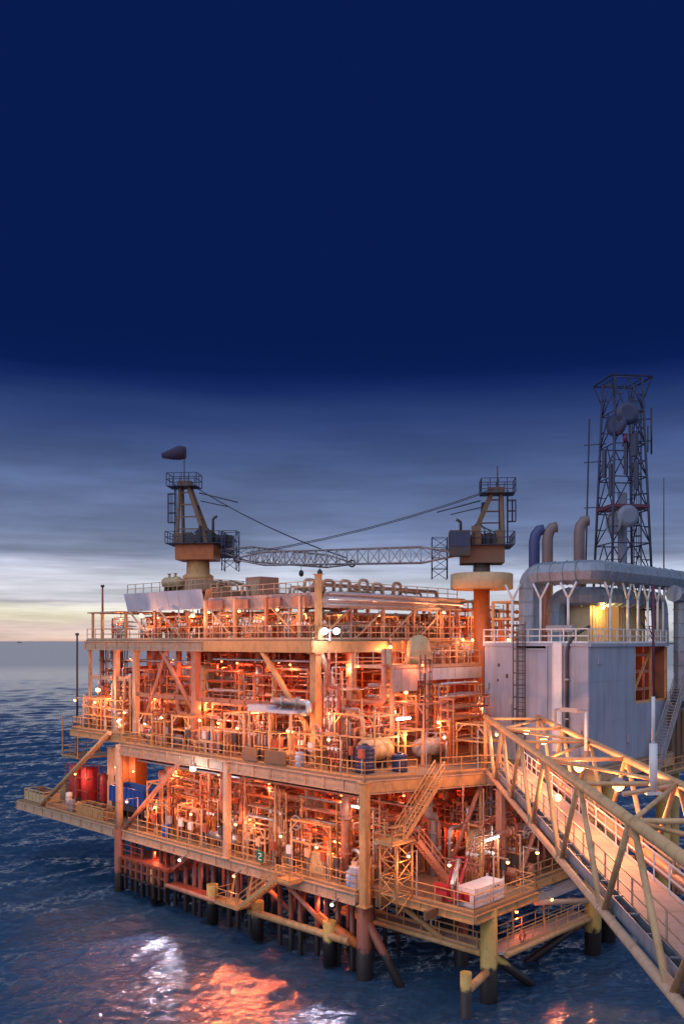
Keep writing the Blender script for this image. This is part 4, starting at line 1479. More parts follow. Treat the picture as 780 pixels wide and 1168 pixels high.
# red control box
t = thing('call_box', 'small red box on the railing left of the rescue slide', 'box', (2.0, -4.4, ZL))
obj('body', MB().box(1.85, 2.25, -5.6, -4.5, ZL + .55, ZL + 1.25), 'bright_red', t)
obj('post', MB().beam((2.05, -5.05, ZL), (2.05, -5.05, ZL + .55), .09), 'red', t)
t = thing('call_box', 'red box left of the white container', 'box', (1.95, -6.6, ZL))
obj('body', MB().box(1.8, 2.1, -6.7, -6.0, ZL + .4, ZL + 1.0), 'bright_red', t)
obj('post', MB().beam((1.95, -6.35, ZL), (1.95, -6.35, ZL + .4), .09), 'red', t)
# rescue slide in its tilted red frame
t = thing('rescue_slide', 'tilted red frame with a silver tube inside on the lower deck', 'rescue slide', (2.6, -5.2, ZL))
a, b = Vector((2.3, -5.5, ZL + .15)), Vector((4.2, -5.0, ZL + 2.6))
sd = Vector((-.35, .55, 0)).normalized() * .5
sd = Vector((.25, -.97, 0)) * .42
mb = MB()
for s_ in (-1, 1):
    mb.tube([a + sd * s_, b + sd * s_], .1, 8)
for p in (a, b, a.lerp(b, .5)):
    mb.tube([p - sd, p + sd], .09, 8)
mb.beam(b, (b.x, b.y, ZL), .1)
obj('frame', mb, 'bright_red', t)
obj('canister', MB().tube([a.lerp(b, .08) + Vector((-.1, 0, .12)), a.lerp(b, .92) + Vector((-.1, 0, .12))], .2, 12), 'silver', t)
obj('strap', MB().torus(a.lerp(b, .3) + Vector((-.1, 0, .12)), .22, .03, b - a, 12, 4), 'dark', t)
# white locker on the stair landing tower
t = thing('white_locker', 'narrow white locker at the foot of the stair tower', 'locker', (0.6, -0.2, ZL))
obj('body', MB().box(0.25, 0.9, 0.9, 1.7, ZL + .02, ZL + 1.55), 'white', t)
obj('door', MB().box(0.22, 0.248, 0.95, 1.65, ZL + .1, ZL + 1.5), 'offwhite', t)
# lifebuoy
p = ony(596, 1058, -8.65)
t = thing('lifebuoy', 'orange lifebuoy hung on the lower walkway railing', 'lifebuoy', p)
obj('ring', MB().torus((p[0], p[1], 3.7), .3, .08, (0, 1, 0), 18, 8), 'buoy', t)
mb = MB()
for k in range(4):
    an = k * math.pi / 2 + .7
    mb.torus((p[0] + .3 * math.cos(an), p[1], 3.7 + .3 * math.sin(an)), .085, .02, (-math.sin(an), 0, math.cos(an)), 8, 4)
obj('band', mb, 'white', t)
# green sign with a white numeral
p = onx(297, 978, -0.02)
t = thing('deck_sign', 'small green sign with a white figure on the lower deck railing', 'sign', p)
x, y, z = p
obj('board', MB().box(x - .05, x, y - .4, y + .4, ZL + .3, ZL + 1.14), 'signgreen', t)
mb = MB()
zc = ZL + .72
mb.box(x - .062, x - .052, y - .18, y + .18, zc + .18, zc + .26)
mb.box(x - .062, x - .052, y - .18, y - .1, zc, zc + .178)
mb.box(x - .062, x - .052, y - .098, y + .08, zc - .02, zc + .05)
mb.box(x - .062, x - .052, y + .1, y + .18, zc - .2, zc - .022)
mb.box(x - .062, x - .052, y - .18, y + .18, zc - .29, zc - .202)
obj('marking', mb, 'white', t)
# hose reel ring on grey landing
t = thing('hose_coil', 'pale hose coiled on the grey landing deck', 'hose', (12.5, -6, 5.2))
mb = MB()
for k in range(4):
    mb.torus((12.5, -6, 5.27 + .1 * (k % 2)), 1.0 - k * .13, .06, (0, 0, 1), 24, 6)
obj('coil', mb, 'dish', t)
# canvas-covered dome on the panelled mezzanine
t = thing('covered_vessel', 'dome topped vessel under tan cover on the panelled mezzanine', 'vessel', (11.3, 4.4, 21.6))
x, y, z = 11.3, 4.4, 21.6
obj('cover', MB().lathe([(1.0, 0.01), (1.02, .5), (1.0, 1.2), (.9, 1.75), (.65, 2.15), (.3, 2.35), (.05, 2.4)], (x, y, z), 'z', 18), 'tan', t)
mb = MB()
for k in range(6):
    an = k * math.pi / 3
    mb.tube([(x + 1.05 * math.cos(an), y + 1.05 * math.sin(an), z), (x + 1.05 * math.cos(an), y + 1.05 * math.sin(an), z + 1.2), (x + .68 * math.cos(an), y + .68 * math.sin(an), z + 2.18)], .035, 5)
obj('rib', mb, 'cream', t)

# silver pipe bend at the corner column
pipe([(1.6, 11.3, 18.8), (1.6, 7.2, 18.8), (1.6, 7.2, 18.0), (1.6, 11.3, 18.0)], .26, 'silver', 'silver', 'mid deck', ('looping round the yellow corner column', 'x'), False)
# scaffold tower at the left
t = thing('scaffold_tower', 'tall dark tube scaffold tower above the side platform', 'scaffold', (4.5, 38, ZM + .7))
mb = MB()
for (x, y) in ((3.5, 37), (3.5, 39.6), (6, 37), (6, 39.6), (3.5, 35.2), (6, 35.2)):
    mb.cyl((x, y, ZM + .7), (x, y, ZU - 1.1), .05, 6)
for k in range(6):
    z = ZM + 1.6 + k * 1.15
    mb.tube([(3.5, 35, z), (3.5, 39.8, z)], .04, 5); mb.tube([(6, 35, z), (6, 39.8, z)], .04, 5)
    for y in (37, 39.6, 35.2):
        mb.tube([(3.2, y, z + .08), (6.2, y, z + .08)], .04, 5)
mb.tube([(3.5, 35.2, ZM + .8), (3.5, 39.6, ZU - 2)], .04, 5)
mb.tube([(3.5, 39.6, ZM + .8), (3.5, 35.2, ZU - 2)], .04, 5)
obj('tube_frame', mb, 'dark', t)
for k, z in enumerate((ZM + 3.9, ZM + 6.2)):
    mb = MB()
    for i in range(6):
        mb.box(3.5 + i * .4, 3.86 + i * .4, 35.1, 39.7, z + .13, z + .18)
    obj('boarding', mb, 'brown', t)

# poles at the left
for (px, py0, py1, x, z0, m_, lb) in ((117, 725, 670, 3.0, ZU, 'red', 'red vertical pole at the left end of the upper deck'), (88, 835, 725, 2.0, ZM - 2.55, 'dark', 'tall dark vertical pole at the left end of the side platform')):
    p = onx(px, py1, x)
    y = p[1]
    t = thing('signal_pole', lb, 'pole', (p[0], y, z0))
    obj('mast', MB().tube([(p[0], y, z0), (p[0], y, p[2])], .12, 8, True, [.14, .09]), m_, t)
    obj('cap', MB().lathe([(.09, 0), (.2, .02), (.2, .22), (.06, .26)], (p[0], y, p[2]), 'z', 8), 'dark', t)

# --- things on the roof
def gooseneck(pos, h, w, r, mat):
    x, y, z = pos
    t = thing('gooseneck_vent', '', 'vent pipe', pos)
    obj('pipe_run', MB().tube(bend([(x, y, z), (x, y, z + h), (x + w, y, z + h), (x + w, y, z + .002)], .35), r, 8), mat, t)
    obj('flange', MB().cyl((x, y, z + .2), (x, y, z + .28), r * 1.7, 8), mat, t)
    rep(t, 'arched vent pipe on the roof', 'arched vent pipes along the roof edge', 'arched vent pipes on the roof')


for (x, y) in ((4.0, 10.2), (4.6, 8.6), (6.5, 8.6), (8.7, 8.6), (10.6, 8.8), (4, 18), (13, 8.6)):
    gooseneck((x, y, 27.3), RND.uniform(.9, 1.3), RND.uniform(.9, 1.3), .13, RND.choice(['silver', 'beam', 'salmon']))
for i in range(7):
    y0 = 23 + i * 1.5
    x = 4 + RND.random() * 6
    pipe([(x, y0, 28.1), (x, y0, 28.6 + RND.random() * .8), (x + 2.5, y0, 28.6 + RND.random() * .5), (x + 2.5, y0, 28.1)], .1, 'cream', 'cream', 'roof', ('running over the left block', 'on the left block'), True)
for i in range(6):
    x0 = 5 + i * 2.3
    y = 9.5 + RND.random() * 8
    pipe([(x0, y, 27.3), (x0, y, 28.0), (x0 + 3.2, y, 27.9), (x0 + 3.2, y, 27.3)], .11, 'beam', 'weathered', 'roof', ('running over the right block', 'on the right block'), i % 2 == 0)
pipe([(4, 9.3, 27.3), (4, 9.3, 28.0), (20, 9.3, 28.0), (20, 9.3, 27.3)], .17, 'salmon', 'faded red', 'roof', ('lying along the roof edge', 'x'), False)
# upturned channel stacks on the roof near the crane
t = thing('roof_unit', 'boxy orange lit housing on the roof right of the left crane', 'housing', (7, 19.4, 27.3))
obj('casing', MB().box(6.4, 8.6, 18.4, 20.4, 27.31, 29.2), 'salmon', t)
mb = MB()
for k in range(6):
    mb.box(6.34, 6.395, 18.55 + k * .3, 18.75 + k * .3, 27.6, 28.9)
obj('louvre', mb, 'cream', t)

# ================================================================ CRANES
def crane_boom(t, root, tip, h0, h1, n, mat):
    root, tip = Vector(root), Vector(tip)
    d = (tip - root).normalized()
    sd = d.cross(Vector((0, 0, 1))).normalized()
    up = sd.cross(d)
    mb = MB()
    a = root + d * 3.2
    b = tip - d * 2.4
    def ring(c, h, w):
        return [c + sd * w - up * h, c - sd * w - up * h, c - sd * w + up * h, c + sd * w + up * h]
    A, B = ring(a, h0, .55), ring(b, h1, .45)
    lattice(mb, list(zip(A, B)), n, .06, .035)
    R0, T0 = ring(root, .12, .5), ring(tip, .1, .2)
    lattice(mb, list(zip(R0, A)), 2, .06, .035)
    lattice(mb, list(zip(B, T0)), 2, .055, .03)
    bo = obj('boom', mb, mat, t)
    mb = MB()
    for s_ in (-.2, .2):
        mb.torus(tip + sd * s_, .3, .07, sd, 14, 5)
    obj('sheave', mb, 'dark', bo)
    return bo


def cables(t, p, q, n=2, spread=.5, sag=.3):
    p, q = Vector(p), Vector(q)
    sd = (q - p).cross(Vector((0, 0, 1))).normalized()
    mb = MB()
    for i in range(n):
        o = sd * (i - (n - 1) / 2) * spread
        mb.tube([p + o + (q - p) * k / 6 + Vector((0, 0, -sag * 4 * k / 6 * (1 - k / 6))) for k in range(7)], .035, 4)
    obj('pendant_cable', mb, 'cable', t)


def crane(c, zb, drum, tipp, label, boom_mat, mh):
    """slewing pedestal crane; c=(x,y)"""
    x, y = c
    t = thing('pedestal_crane', label, 'crane', (x, y, zb))
    wt = Vector(tipp) - Vector((x, y, tipp[2]))
    d = Vector((wt.x, wt.y, 0)).normalized()
    s = Vector((-d.y, d.x, 0))
    P = lambda f, l, z: Vector((x, y, 0)) + d * f + s * l + Vector((0, 0, z))
    if drum:
        obj('pedestal', MB().lathe([(.72, 0), (.72, drum - zb)], (x, y, zb), 'z', 20), 'orange', t)
        pl = MB().lathe([(2.7, 0), (2.78, .05), (2.78, 1.35), (2.7, 1.4), (2.6, 1.4), (2.6, .2)], (x, y, drum), 'z', 32)
        obj('ring_platform', pl, 'tan', t)
        zt = drum + 1.4
        obj('slew_post', MB().lathe([(.8, -.4), (.75, 1.0)], (x, y, zt), 'z', 16), 'stackbrown', t)
        zc = zt + 0.9
    else:
        obj('pedestal', MB().lathe([(1.5, 0), (1.5, .5), (1.15, .7), (1.1, 2.0)], (x, y, zb), 'z', 20), 'yellow', t)
        zc = zb + 2.0
    # machinery house
    mb = MB()
    poly = [P(-1.9, -1.5, 0), P(-1.9, 1.5, 0), P(1.9, 1.5, 0), P(1.9, -1.5, 0)]
    mb.prism([(p.x, p.y) for p in poly], zc, zc + 1.5)
    house = obj('machinery_house', mb, 'orange' if not drum else 'brown', t)
    mb = MB()
    pts = [P(-2.7, -2.1, zc + 1.5), P(-2.7, 2.1, zc + 1.5), P(2.6, 2.1, zc + 1.5), P(2.6, -2.1, zc + 1.5)]
    mb.prism([(p.x, p.y) for p in pts], zc + 1.502, zc + 1.58)
    railing(mb, [p + Vector((0, 0, .08)) for p in pts + pts[:1]], step=.9, toe=False)
    obj('service_platform', mb, 'tower', t)
    # cab
    mb = MB()
    q = [P(1.2, 1.5, 0), P(1.2, 3.0, 0), P(3.0, 3.0, 0), P(3.0, 1.5, 0)]
    mb.prism([(p.x, p.y) for p in q], zc + .5, zc + 2.7)
    cab = obj('cab', mb, 'dark', t)
    mb = MB()
    e = [P(1.3, 3.01, 0), P(1.3, 3.05, 0), P(2.9, 3.05, 0), P(2.9, 3.01, 0)]
    mb.prism([(p.x, p.y) for p in e], zc + 1.3, zc + 2.5)
    e = [P(3.01, 1.6, 0), P(3.01, 2.9, 0), P(3.05, 2.9, 0), P(3.05, 1.6, 0)]
    mb.prism([(p.x, p.y) for p in e], zc + 1.1, zc + 2.5)
    obj('window', mb, 'navy', cab)
    # winches
    mb = MB()
    for f_, z_ in ((0.5, 2.1), (1.6, 2.0), (-.6, 2.0)):
        mb.tube([P(f_, -1.0, zc + z_ + .1), P(f_, 1.0, zc + z_ + .1)], .48, 14)
        for l_ in (-1.0, 1.0):
            mb.tube([P(f_, l_ - .05, zc + z_ + .1), P(f_, l_ + .05, zc + z_ + .1)], .62, 14)
    mb.beam(P(.5, -1.2, zc + 1.6), P(.5, -1.2, zc + 3.3), .2)
    obj('winch', mb, 'dark', t)
    for f_, l_, h_ in ((-1.5, .9, 1.3), (-1.6, -.9, 1.0), (2.0, .8, .9), (.6, 1.6, 1.6)):
        obj('power_unit', MB().beam(P(f_ - .4, l_, zc + 1.6 + h_ / 2), P(f_ + .4, l_, zc + 1.6 + h_ / 2), .7, h_), 'brown', t)
    mb = MB()
    for k in range(5):
        mb.tube(bend([P(-1.2 + k * .5, 1.2, zc + 1.6), P(-1.2 + k * .5, 1.3, zc + 2.6 + .2 * k), P(.2, .6, zc + 3.4), P(-.4 + .1 * k, .3, zc + 5.5)], .4), .05, 5)
    obj('hose', mb, 'dark', t)
    obj('exhaust', MB().tube(bend([P(1.8, -1.2, zc + 1.6), P(1.8, -1.2, zc + 4.0), P(2.2, -1.2, zc + 4.2)], .2), .13, 8), 'dark', t)
    # A-frame mast
    zt = zc + mh
    mb = MB()
    top = P(-1.4, 0, zt)
    for l_ in (-1, 1):
        mb.beam(P(1.2, l_ * 1.2, zc + 1.5), P(-1.0, l_ * .35, zt), .22, .36)
        mb.beam(P(-1.8, l_ * 1.2, zc + 1.5), P(-1.7, l_ * .35, zt), .2, .3)
    for k in (.25, .45, .65, .85):
        mb.beam(P(1.2 - 2.2 * k, -1.2 + .85 * k, zc + 1.5 + (mh - 1.5) * k), P(1.2 - 2.2 * k, 1.2 - .85 * k, zc + 1.5 + (mh - 1.5) * k), .18)
        mb.beam(P(1.2 - 2.2 * k, -1.2 + .85 * k, zc + 1.5 + (mh - 1.5) * k), P(-1.8 + .1 * k, -1.2 + .85 * k, zc + 1.5 + (mh - 1.5) * k), .12)
    mb.beam(P(-2.0, 0, zt), P(-.6, 0, zt), .9, .5)
    obj('mast', mb, 'brown', t)
    mb = MB()
    q = [P(-2.9, -1.05, zt - .3), P(-2.9, 1.05, zt - .3), P(.1, 1.05, zt - .3), P(.1, -1.05, zt - .3)]
    mb.prism([(p.x, p.y) for p in q], zt - .36, zt - .3)
    railing(mb, q + q[:1], h=1.25, step=.85, toe=False)
    mb.tube([P(.1, 0, zt - .9), P(4.0, 0, zt - 1.9)], .06, 6)
    mb.tube([P(.1, .6, zt - 1.6), P(2.8, .6, zt - 2.2)], .05, 6)
    obj('mast_platform', mb, 'tower', t)
    mb = MB()
    ladder(mb, tuple(P(-2.3, 0, zc + 1.6)), zt, (-d.x, -d.y), .5, True)
    obj('ladder', mb, 'tower', t)
    # side stair tower
    mb = MB()
    cs = [P(3.0, -2.6, 0), P(4.4, -2.6, 0), P(4.4, -1.3, 0), P(3.0, -1.3, 0)]
    lattice(mb, [((p.x, p.y, zc - 1.2), (p.x, p.y, zc + 2.6)) for p in cs], 4, .05, .03)
    mb.beam(P(3.0, -1.3, zc + 1.4), P(1.8, -1.3, zc + 1.4), .1)
    obj('access_ladder_cage', mb, 'tower', t)
    root = P(2.2, 0, zc + .9)
    tip = Vector(tipp)
    crane_boom(t, root, tip, .72, .6, 15 if drum else 13, boom_mat)
    cables(t, P(-1.0, 0, zt + .1), tip + (root - tip) * .04 + Vector((0, 0, .5)), 2, .9, .6)
    mid_ = root.lerp(tip, .62)
    hk = MB()
    hk.tube([mid_ + Vector((0, 0, -.6)), mid_ + Vector((0, 0, -1.1))], .03, 5)
    hk.lathe([(.05, -1.75), (.22, -1.6), (.25, -1.3), (.1, -1.1)], tuple(mid_), 'z', 10)
    obj('hook_block', hk, 'dark', t)
    return P(-1.4, 0, zt)


# left crane stands on a box base on the roof
t = thing('crane_base', 'pale box shaped base under the left crane', 'base', (8, 30, 28.1))
mb = MB().box(5.8, 10.4, 27.6, 31.8, 28.3, 29.4)
mb.box(4.8, 11.2, 26.6, 32.6, 28.11, 28.3)
obj('box', mb, 'beam', t)
mb = MB()
for k in range(9):
    mb.beam((5.75, 27.9 + k * .45, 28.3), (5.75, 27.9 + k * .45, 29.4), .08)
obj('stiffener', mb, 'beam', t)
ltip = INV(0.95, 85.0, 31.0)
mt = crane((8, 29.6), 29.4, 0, ltip, 'left yellow crane with tall mast and wind sock above', 'jib', 7.6)
# sock
t = thing('wind_sock', 'dark wind sock on a thin pole on top of the left crane', 'wind sock', tuple(mt))
zt = mt.z + .1
obj('pole', MB().cyl(mt + Vector((0, 0, .2)), mt + Vector((0, 0, 3.1)), .05, 6), 'cable', t)
e = Vector((-VX, VY, 0))   # world -X in platform axes
pts = [mt + Vector((0, 0, 3.1)) - e * .1, mt + Vector((0, 0, 3.1)) + e * .5, mt + Vector((0, 0, 2.95)) + e * 1.2, mt + Vector((0, 0, 2.8)) + e * 2.2]
obj('sock', MB().tube(pts, .5, 12, True, [.6, .72, .55, .25]), 'sock', t)
obj('hoop', MB().torus(pts[0], .56, .03, e, 14, 4), 'cable', t)

rtip = INV(-9.6, 80.5, 31.0)
rt = crane((21.0, 5.0), ZM, 28.1, rtip, 'right crane on an orange pedestal with round drum platform', 'jib', 6.6)
t = thing('mast_aerial', 'thin aerial on top of the right crane', 'aerial', tuple(rt))
obj('rod', MB().tube([rt + Vector((0, 0, .2)), rt + Vector((0, 0, 2.2))], .06, 6), 'cable', t)
obj('mount', MB().cyl(rt + Vector((0, 0, .15)), rt + Vector((0, 0, .4)), .14, 8), 'cable', t)

# ================================================================ SHELTER BUILDING
B0, B1, BY0, BY1 = 15.5, 29.2, -8.5, 1.0
t = BLD = thing('shelter_building', 'pale blue grey metal clad equipment building behind the bridge', 'building', (B0, BY0, ZM))
zt = 23.2
def wall_panels(nm, pts):
    pass
w = MB()
w.box(B0, B0 + .15, BY0 + .16, -4.9, ZM, zt - .02)
w.box(B0 + .06, B0 + .2, -4.88, -2.2, ZM, zt - .3)
w.box(B0, B0 + .15, -2.18, BY1, ZM, zt - .02)
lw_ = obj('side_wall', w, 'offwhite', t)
mb = MB()
mb.box(B0 - .08, B0 - .003, -5.0, -4.86, ZM, zt)
mb.box(B0 - .08, B0 - .003, BY0 + .02, BY0 + .16, ZM, zt)
mb.box(B0 - .06, B0 - .003, -4.8, -2.3, 22.78, 22.9)
mb.box(B0 - .1, B0 - .003, BY0, BY1, zt - .12, zt + .05)
for z in (17.2, 20.3):
    mb.box(B0 - .02, B0 - .003, BY0 + .2, -5.02, z, z + .05)
    mb.box(B0 - .02, B0 - .003, -2.1, BY1 - .1, z, z + .05)
obj('trim', mb, 'offwhite', lw_)
for (yy, zz, s_) in ((-.6, 21.4, .16), (-1.4, 20.5, .2), (-.5, 20.2, .13)):
    obj('vent_hole', MB().box(B0 - .05, B0 - .004, yy, yy + s_, zz, zz + s_ * 1.6), 'dark', lw_)
for k in range(4):
    y = (-7.9, -3.0, -1.9, .4)[k]
    obj('junction_box', MB().box(B0 - .14, B0 - .001, y, y + .35, 16.2 + k * 1.1, 16.75 + k * 1.1).beam((B0 - .06, y + .17, ZM + .1), (B0 - .06, y + .17, 16.2 + k * 1.1), .05), 'grey', lw_)
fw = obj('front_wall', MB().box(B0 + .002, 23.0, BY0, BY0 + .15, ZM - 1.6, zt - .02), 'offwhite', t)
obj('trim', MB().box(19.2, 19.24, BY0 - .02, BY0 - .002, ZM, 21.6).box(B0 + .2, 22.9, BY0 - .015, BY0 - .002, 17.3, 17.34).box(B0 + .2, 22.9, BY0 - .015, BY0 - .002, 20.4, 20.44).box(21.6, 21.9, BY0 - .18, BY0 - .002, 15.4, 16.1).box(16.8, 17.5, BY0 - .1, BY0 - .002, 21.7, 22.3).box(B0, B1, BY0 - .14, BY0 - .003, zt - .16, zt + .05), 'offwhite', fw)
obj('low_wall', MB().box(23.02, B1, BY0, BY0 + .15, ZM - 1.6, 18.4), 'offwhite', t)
obj('back_wall', MB().box(B0, B1, BY1 - .15, BY1, ZM, zt - .02), 'brown', t)
obj('back_wall', MB().box(B1 - .15, B1, BY0 + .2, BY1, ZM, zt - .02), 'brown', t)
fr = MB()
for z in (19.4, 20.9, 22.3):
    fr.beam((22, -7.2, z), (29, -7.2, z), .18, .24)
    fr.beam((22, -5.2, z + .3), (29, -5.2, z + .3), .16)
for x in (23.6, 25, 27.4):
    fr.beam((x, -7.2, ZM), (x, -7.2, 23), .16)
obj('inner_frame', fr, 'salmon', t)
obj('roof', MB().box(B0 + .01, B1 + 4.5, BY0 + .01, BY1, zt - .015, zt + .1), 'grey', t)
fr = MB()
fr.box(23.0, B1, BY0 + .02, BY0 + .2, 18.4, 18.6)
fr.box(23.0, 23.2, BY0 + .02, BY0 + .2, 18.6, 23.0)
fr.box(B1 - .2, B1, BY0 + .02, BY0 + .2, 18.6, 23.0)
fr.beam((23.2, BY0 + .5, 18.6), (26.8, BY0 + .5, 22.6), .16)
fr.beam((26.5, BY0 + .3, 18.6), (26.5, BY0 + .3, 23), .16)
obj('opening_frame', fr, 'yellow', t)
r_ = MB()
railing(r_, [(B0 + .1, BY1, zt + .1), (B0 + .1, BY0 + .1, zt + .1), (B1, BY0 + .1, zt + .1)], step=1.1, r=.04)
obj('railing', r_, 'white', t)
# interior frames seen through the opening
for i in range(5):
    pipe([(23.6 + i * 1.1, -6.5 + i * .3, ZM), (23.6 + i * 1.1, -6.5 + i * .3, 21.8), (23.6 + i * 1.1, -2, 21.8)], .22, RND.choice(['red', 'salmon']), 'red', 'shelter floor', ('inside the opening', 'inside the shelter opening'), False)
# ladder, conduit and cable tray on the side wall
pa = onx(588, 740, B0); pb_ = onx(603, 740, B0)
t = thing('wall_ladder', 'dark caged ladder on the pale side wall of the building', 'ladder', (B0 - .25, (pa[1] + pb_[1]) / 2, ZM))
yl = (pa[1] + pb_[1]) / 2
obj('rails', ladder(MB(), (B0 - .2, yl, ZM), 25, (-1, 0), .75, True), 'dark', t)
p = onx(637, 800, B0)
t = thing('cable_tray', 'white vertical cable tray on the building wall right of the ladder', 'cable tray', (B0, p[1], ZM))
mb = MB().box(B0 - .22, B0 - .01, p[1] - .36, p[1] + .36, ZM + 1, zt + .15)
mb.box(B0 - .26, B0 - .222, p[1] - .4, p[1] - .33, ZM + 1, zt).box(B0 - .26, B0 - .222, p[1] + .33, p[1] + .4, ZM + 1, zt)
for k in range(14):
    mb.box(B0 - .25, B0 - .222, p[1] - .32, p[1] + .32, ZM + 1.2 + k * .6, ZM + 1.26 + k * .6)
obj('tray', mb, 'white', t)
p = onx(648, 800, B0)
t = thing('wall_conduit', 'dark bent conduit running down the building wall', 'conduit', (B0 - .2, p[1], ZM))
obj('pipe_run', MB().tube(bend([(B0 + 1.6, p[1] - .9, 24.6), (B0 + .3, p[1] - .3, 23.9), (B0 - .2, p[1], 23.0), (B0 - .2, p[1], 15)], .5), .13, 8), 'dark', t)
obj('clamp', MB().box(B0 - .36, B0 - .005, p[1] - .2, p[1] + .2, 17.5, 17.62).box(B0 - .36, B0 - .005, p[1] - .2, p[1] + .2, 20.5, 20.62), 'grey', t)

# ducts on the roof
def box_duct(label, path, w, h, group):
    t = thing('air_duct', label, 'duct', tuple(path[0]), group)
    pts = bend(path, 1.1, 5)
    mb = MB().tube(pts, w / 2 * 1.18, 8)
    mb.sm = [False] * len(mb.sm)
    path = [Vector(p) for p in path]
    for a, b in zip(path, path[1:]):
        d = (b - a)
        n = int(d.length / 1.1)
        for i in range(1, n):
            c = a + d * (i / n)
            mb.cyl(c - d.normalized() * .03, c + d.normalized() * .03, w / 2 * 1.18 + .06, 8)
    obj('duct_run', mb, 'duct', t)
    return t


box_duct('long upper grey duct looping over the building roof', [(18, -1.9, 23.3), (18, -1.9, 28.9), (18.2, -7.4, 28.9), (33.2, -7.6, 28.9), (34.5, -7.6, 28.9)], 1.6, 1.35, 'grey air ducts on the roof')
box_duct('lower grey duct under the long upper one', [(20.2, -3, 23.3), (20.2, -3, 27.1), (20.3, -6.4, 27.1), (31.8, -6.6, 27.1), (31.9, -6.7, 23.3)], 1.3, 1.0, 'grey air ducts on the roof')
box_duct('silver vertical duct at the right end of the building', [(28.6, -9.3, 27.5), (30.3, -9.3, 27.4), (30.3, -9.3, 19.0), (29.7, -9.3, 18.1)], 1.25, 1.25, 'grey air ducts on the roof')
# housings on the roof
for (x0, x1, y0, y1, z1, m_, lb) in ((21.0, 24.0, -5.6, -3.0, 27.2, 'tan', 'tan housing lit yellow under the roof ducts'), (26, 31, -5.6, -2.5, 27.0, 'tan', 'wide tan housing right of the yellow lit one')):
    t = thing('roof_housing', lb, 'housing', (x0, y0, zt + .1))
    mb = MB()
    n = int((x1 - x0) / .5)
    mb.box(x0, x1, y0, y1, zt + .101, z1)
    obj('casing', mb, m_, t)
    mb = MB()
    for k in range(n + 1):
        xx = x0 + (x1 - x0) * k / n
        mb.box(xx - .04, xx + .04, y0 - .05, y0 - .002, zt + .15, z1)
    mb.box(x0 - .1, x1 + .1, y0 - .12, y1 + .1, z1 + .002, z1 + .12)
    obj('rib', mb, m_, t)
t = thing('control_console', 'low grey console behind the roof railing', 'console', (16.6, -5.3, zt + .1))
obj('casing', MB().box(16.4, 17.0, -6.6, -4.3, zt + 1.0, zt + 1.5), 'grey', t)
mb = MB()
for y in (-6.5, -4.4, -5.4):
    mb.beam((16.7, y, zt + .1), (16.7, y, zt + 1.0), .1)
obj('post', mb, 'white', t)
# duct supports
for (x, y) in ((16.9, -.9), (17.1, -3.4), (17.2, -5.8), (19.6, -8.1), (22.4, -8.2), (24.2, -8.2), (26, -8.2), (27.9, -8.2), (29, -8.2)):
    mb = MB()
    z1 = 27.6
    mb.cyl((x, y, zt + .1), (x, y, z1 - .6), .1, 8)
    if y > -8:
        mb.tube([(x, y, z1 - .8), (x + .05, y - .7, z1 + .5)], .09, 6)
        mb.tube([(x, y, z1 - .8), (x + .05, y + .7, z1 + .5)], .09, 6)
    else:
        mb.tube([(x, y, z1 - .8), (x + .7, y + .1, z1 + .5)], .09, 6)
        mb.tube([(x, y, z1 - .8), (x - .7, y + .1, z1 + .5)], .09, 6)
    o = obj('duct_support', mb, 'white', None, (x, y, zt + .1), None, 'support post')
    rep(o, '', 'white forked posts holding the roof ducts', 'white duct supports on the roof')
# exhaust stacks
for (x, y, ztop, m_, lb) in ((22, .2, 33.2, 'stackblue', 'dark blue exhaust stack, leftmost of the three'), (22.6, -.75, 33.4, 'stackbrown', 'brown exhaust stack next to the dark blue one'), (24, -3.0, 33.9, 'stackbrown', 'brown exhaust stack standing apart nearest the tower')):
    t = thing('exhaust_stack', lb, 'exhaust stack', (x, y, zt + .1), 'exhaust stacks on the building')
    e = Vector((VX, -VY, 0))
    a = Vector((x, y, zt + .1))
    pts = [a, a + Vector((0, 0, ztop - zt - 1.2)), a + Vector((0, 0, ztop - zt - .6)) + e * .12, a + Vector((0, 0, ztop - zt - .2)) + e * .42, a + Vector((0, 0, ztop - zt - .15)) + e * .8]
    obj('pipe_run', MB().tube(pts, .47, 14), m_, t)
    obj('flange', MB().cyl(a + Vector((0, 0, 5)), a + Vector((0, 0, 5.15)), .6, 14), m_, t)

# open yellow framing left of the building, on the upper level
t = thing('pipe_gantry', 'yellow open pipe gantry between the right crane and the building', 'gantry', (22.9, 2.5, ZM))
mb = MB()
gx0, gx1, gy0, gy1 = 20.6, 25.2, 1.5, 3.5
for x in (gx0, (gx0 + gx1) / 2, gx1):
    for y in (gy0, gy1):
        mb.beam((x, y, ZM), (x, y, 27.0), .2)
for z in (23.4, 25.4, 26.9):
    for y in (gy0, gy1):
        mb.beam((gx0, y, z), (gx1, y, z), .18)
    for x in (gx0, gx1):
        mb.beam((x, gy0, z), (x, gy1, z), .18)
mb.beam((gx0, gy0, 23.4), (gx0 + 2.3, gy0, 25.4), .12)
mb.beam((gx1, gy0, 23.4), (gx1 - 2.3, gy0, 25.4), .12)
obj('frame', mb, 'yellow', t)
for i in range(6):
    z = 23.0 + i * .62
    pipe([(20.9, 2 + .22 * i, ZM + .01), (20.9, 2 + .22 * i, z), (24.9, 2 + .22 * i, z), (24.9, 2 + .22 * i, ZM + .01)], .11, 'orange', 'orange', 'gantry', ('in the gantry', 'beside the building'), i % 2 == 0)

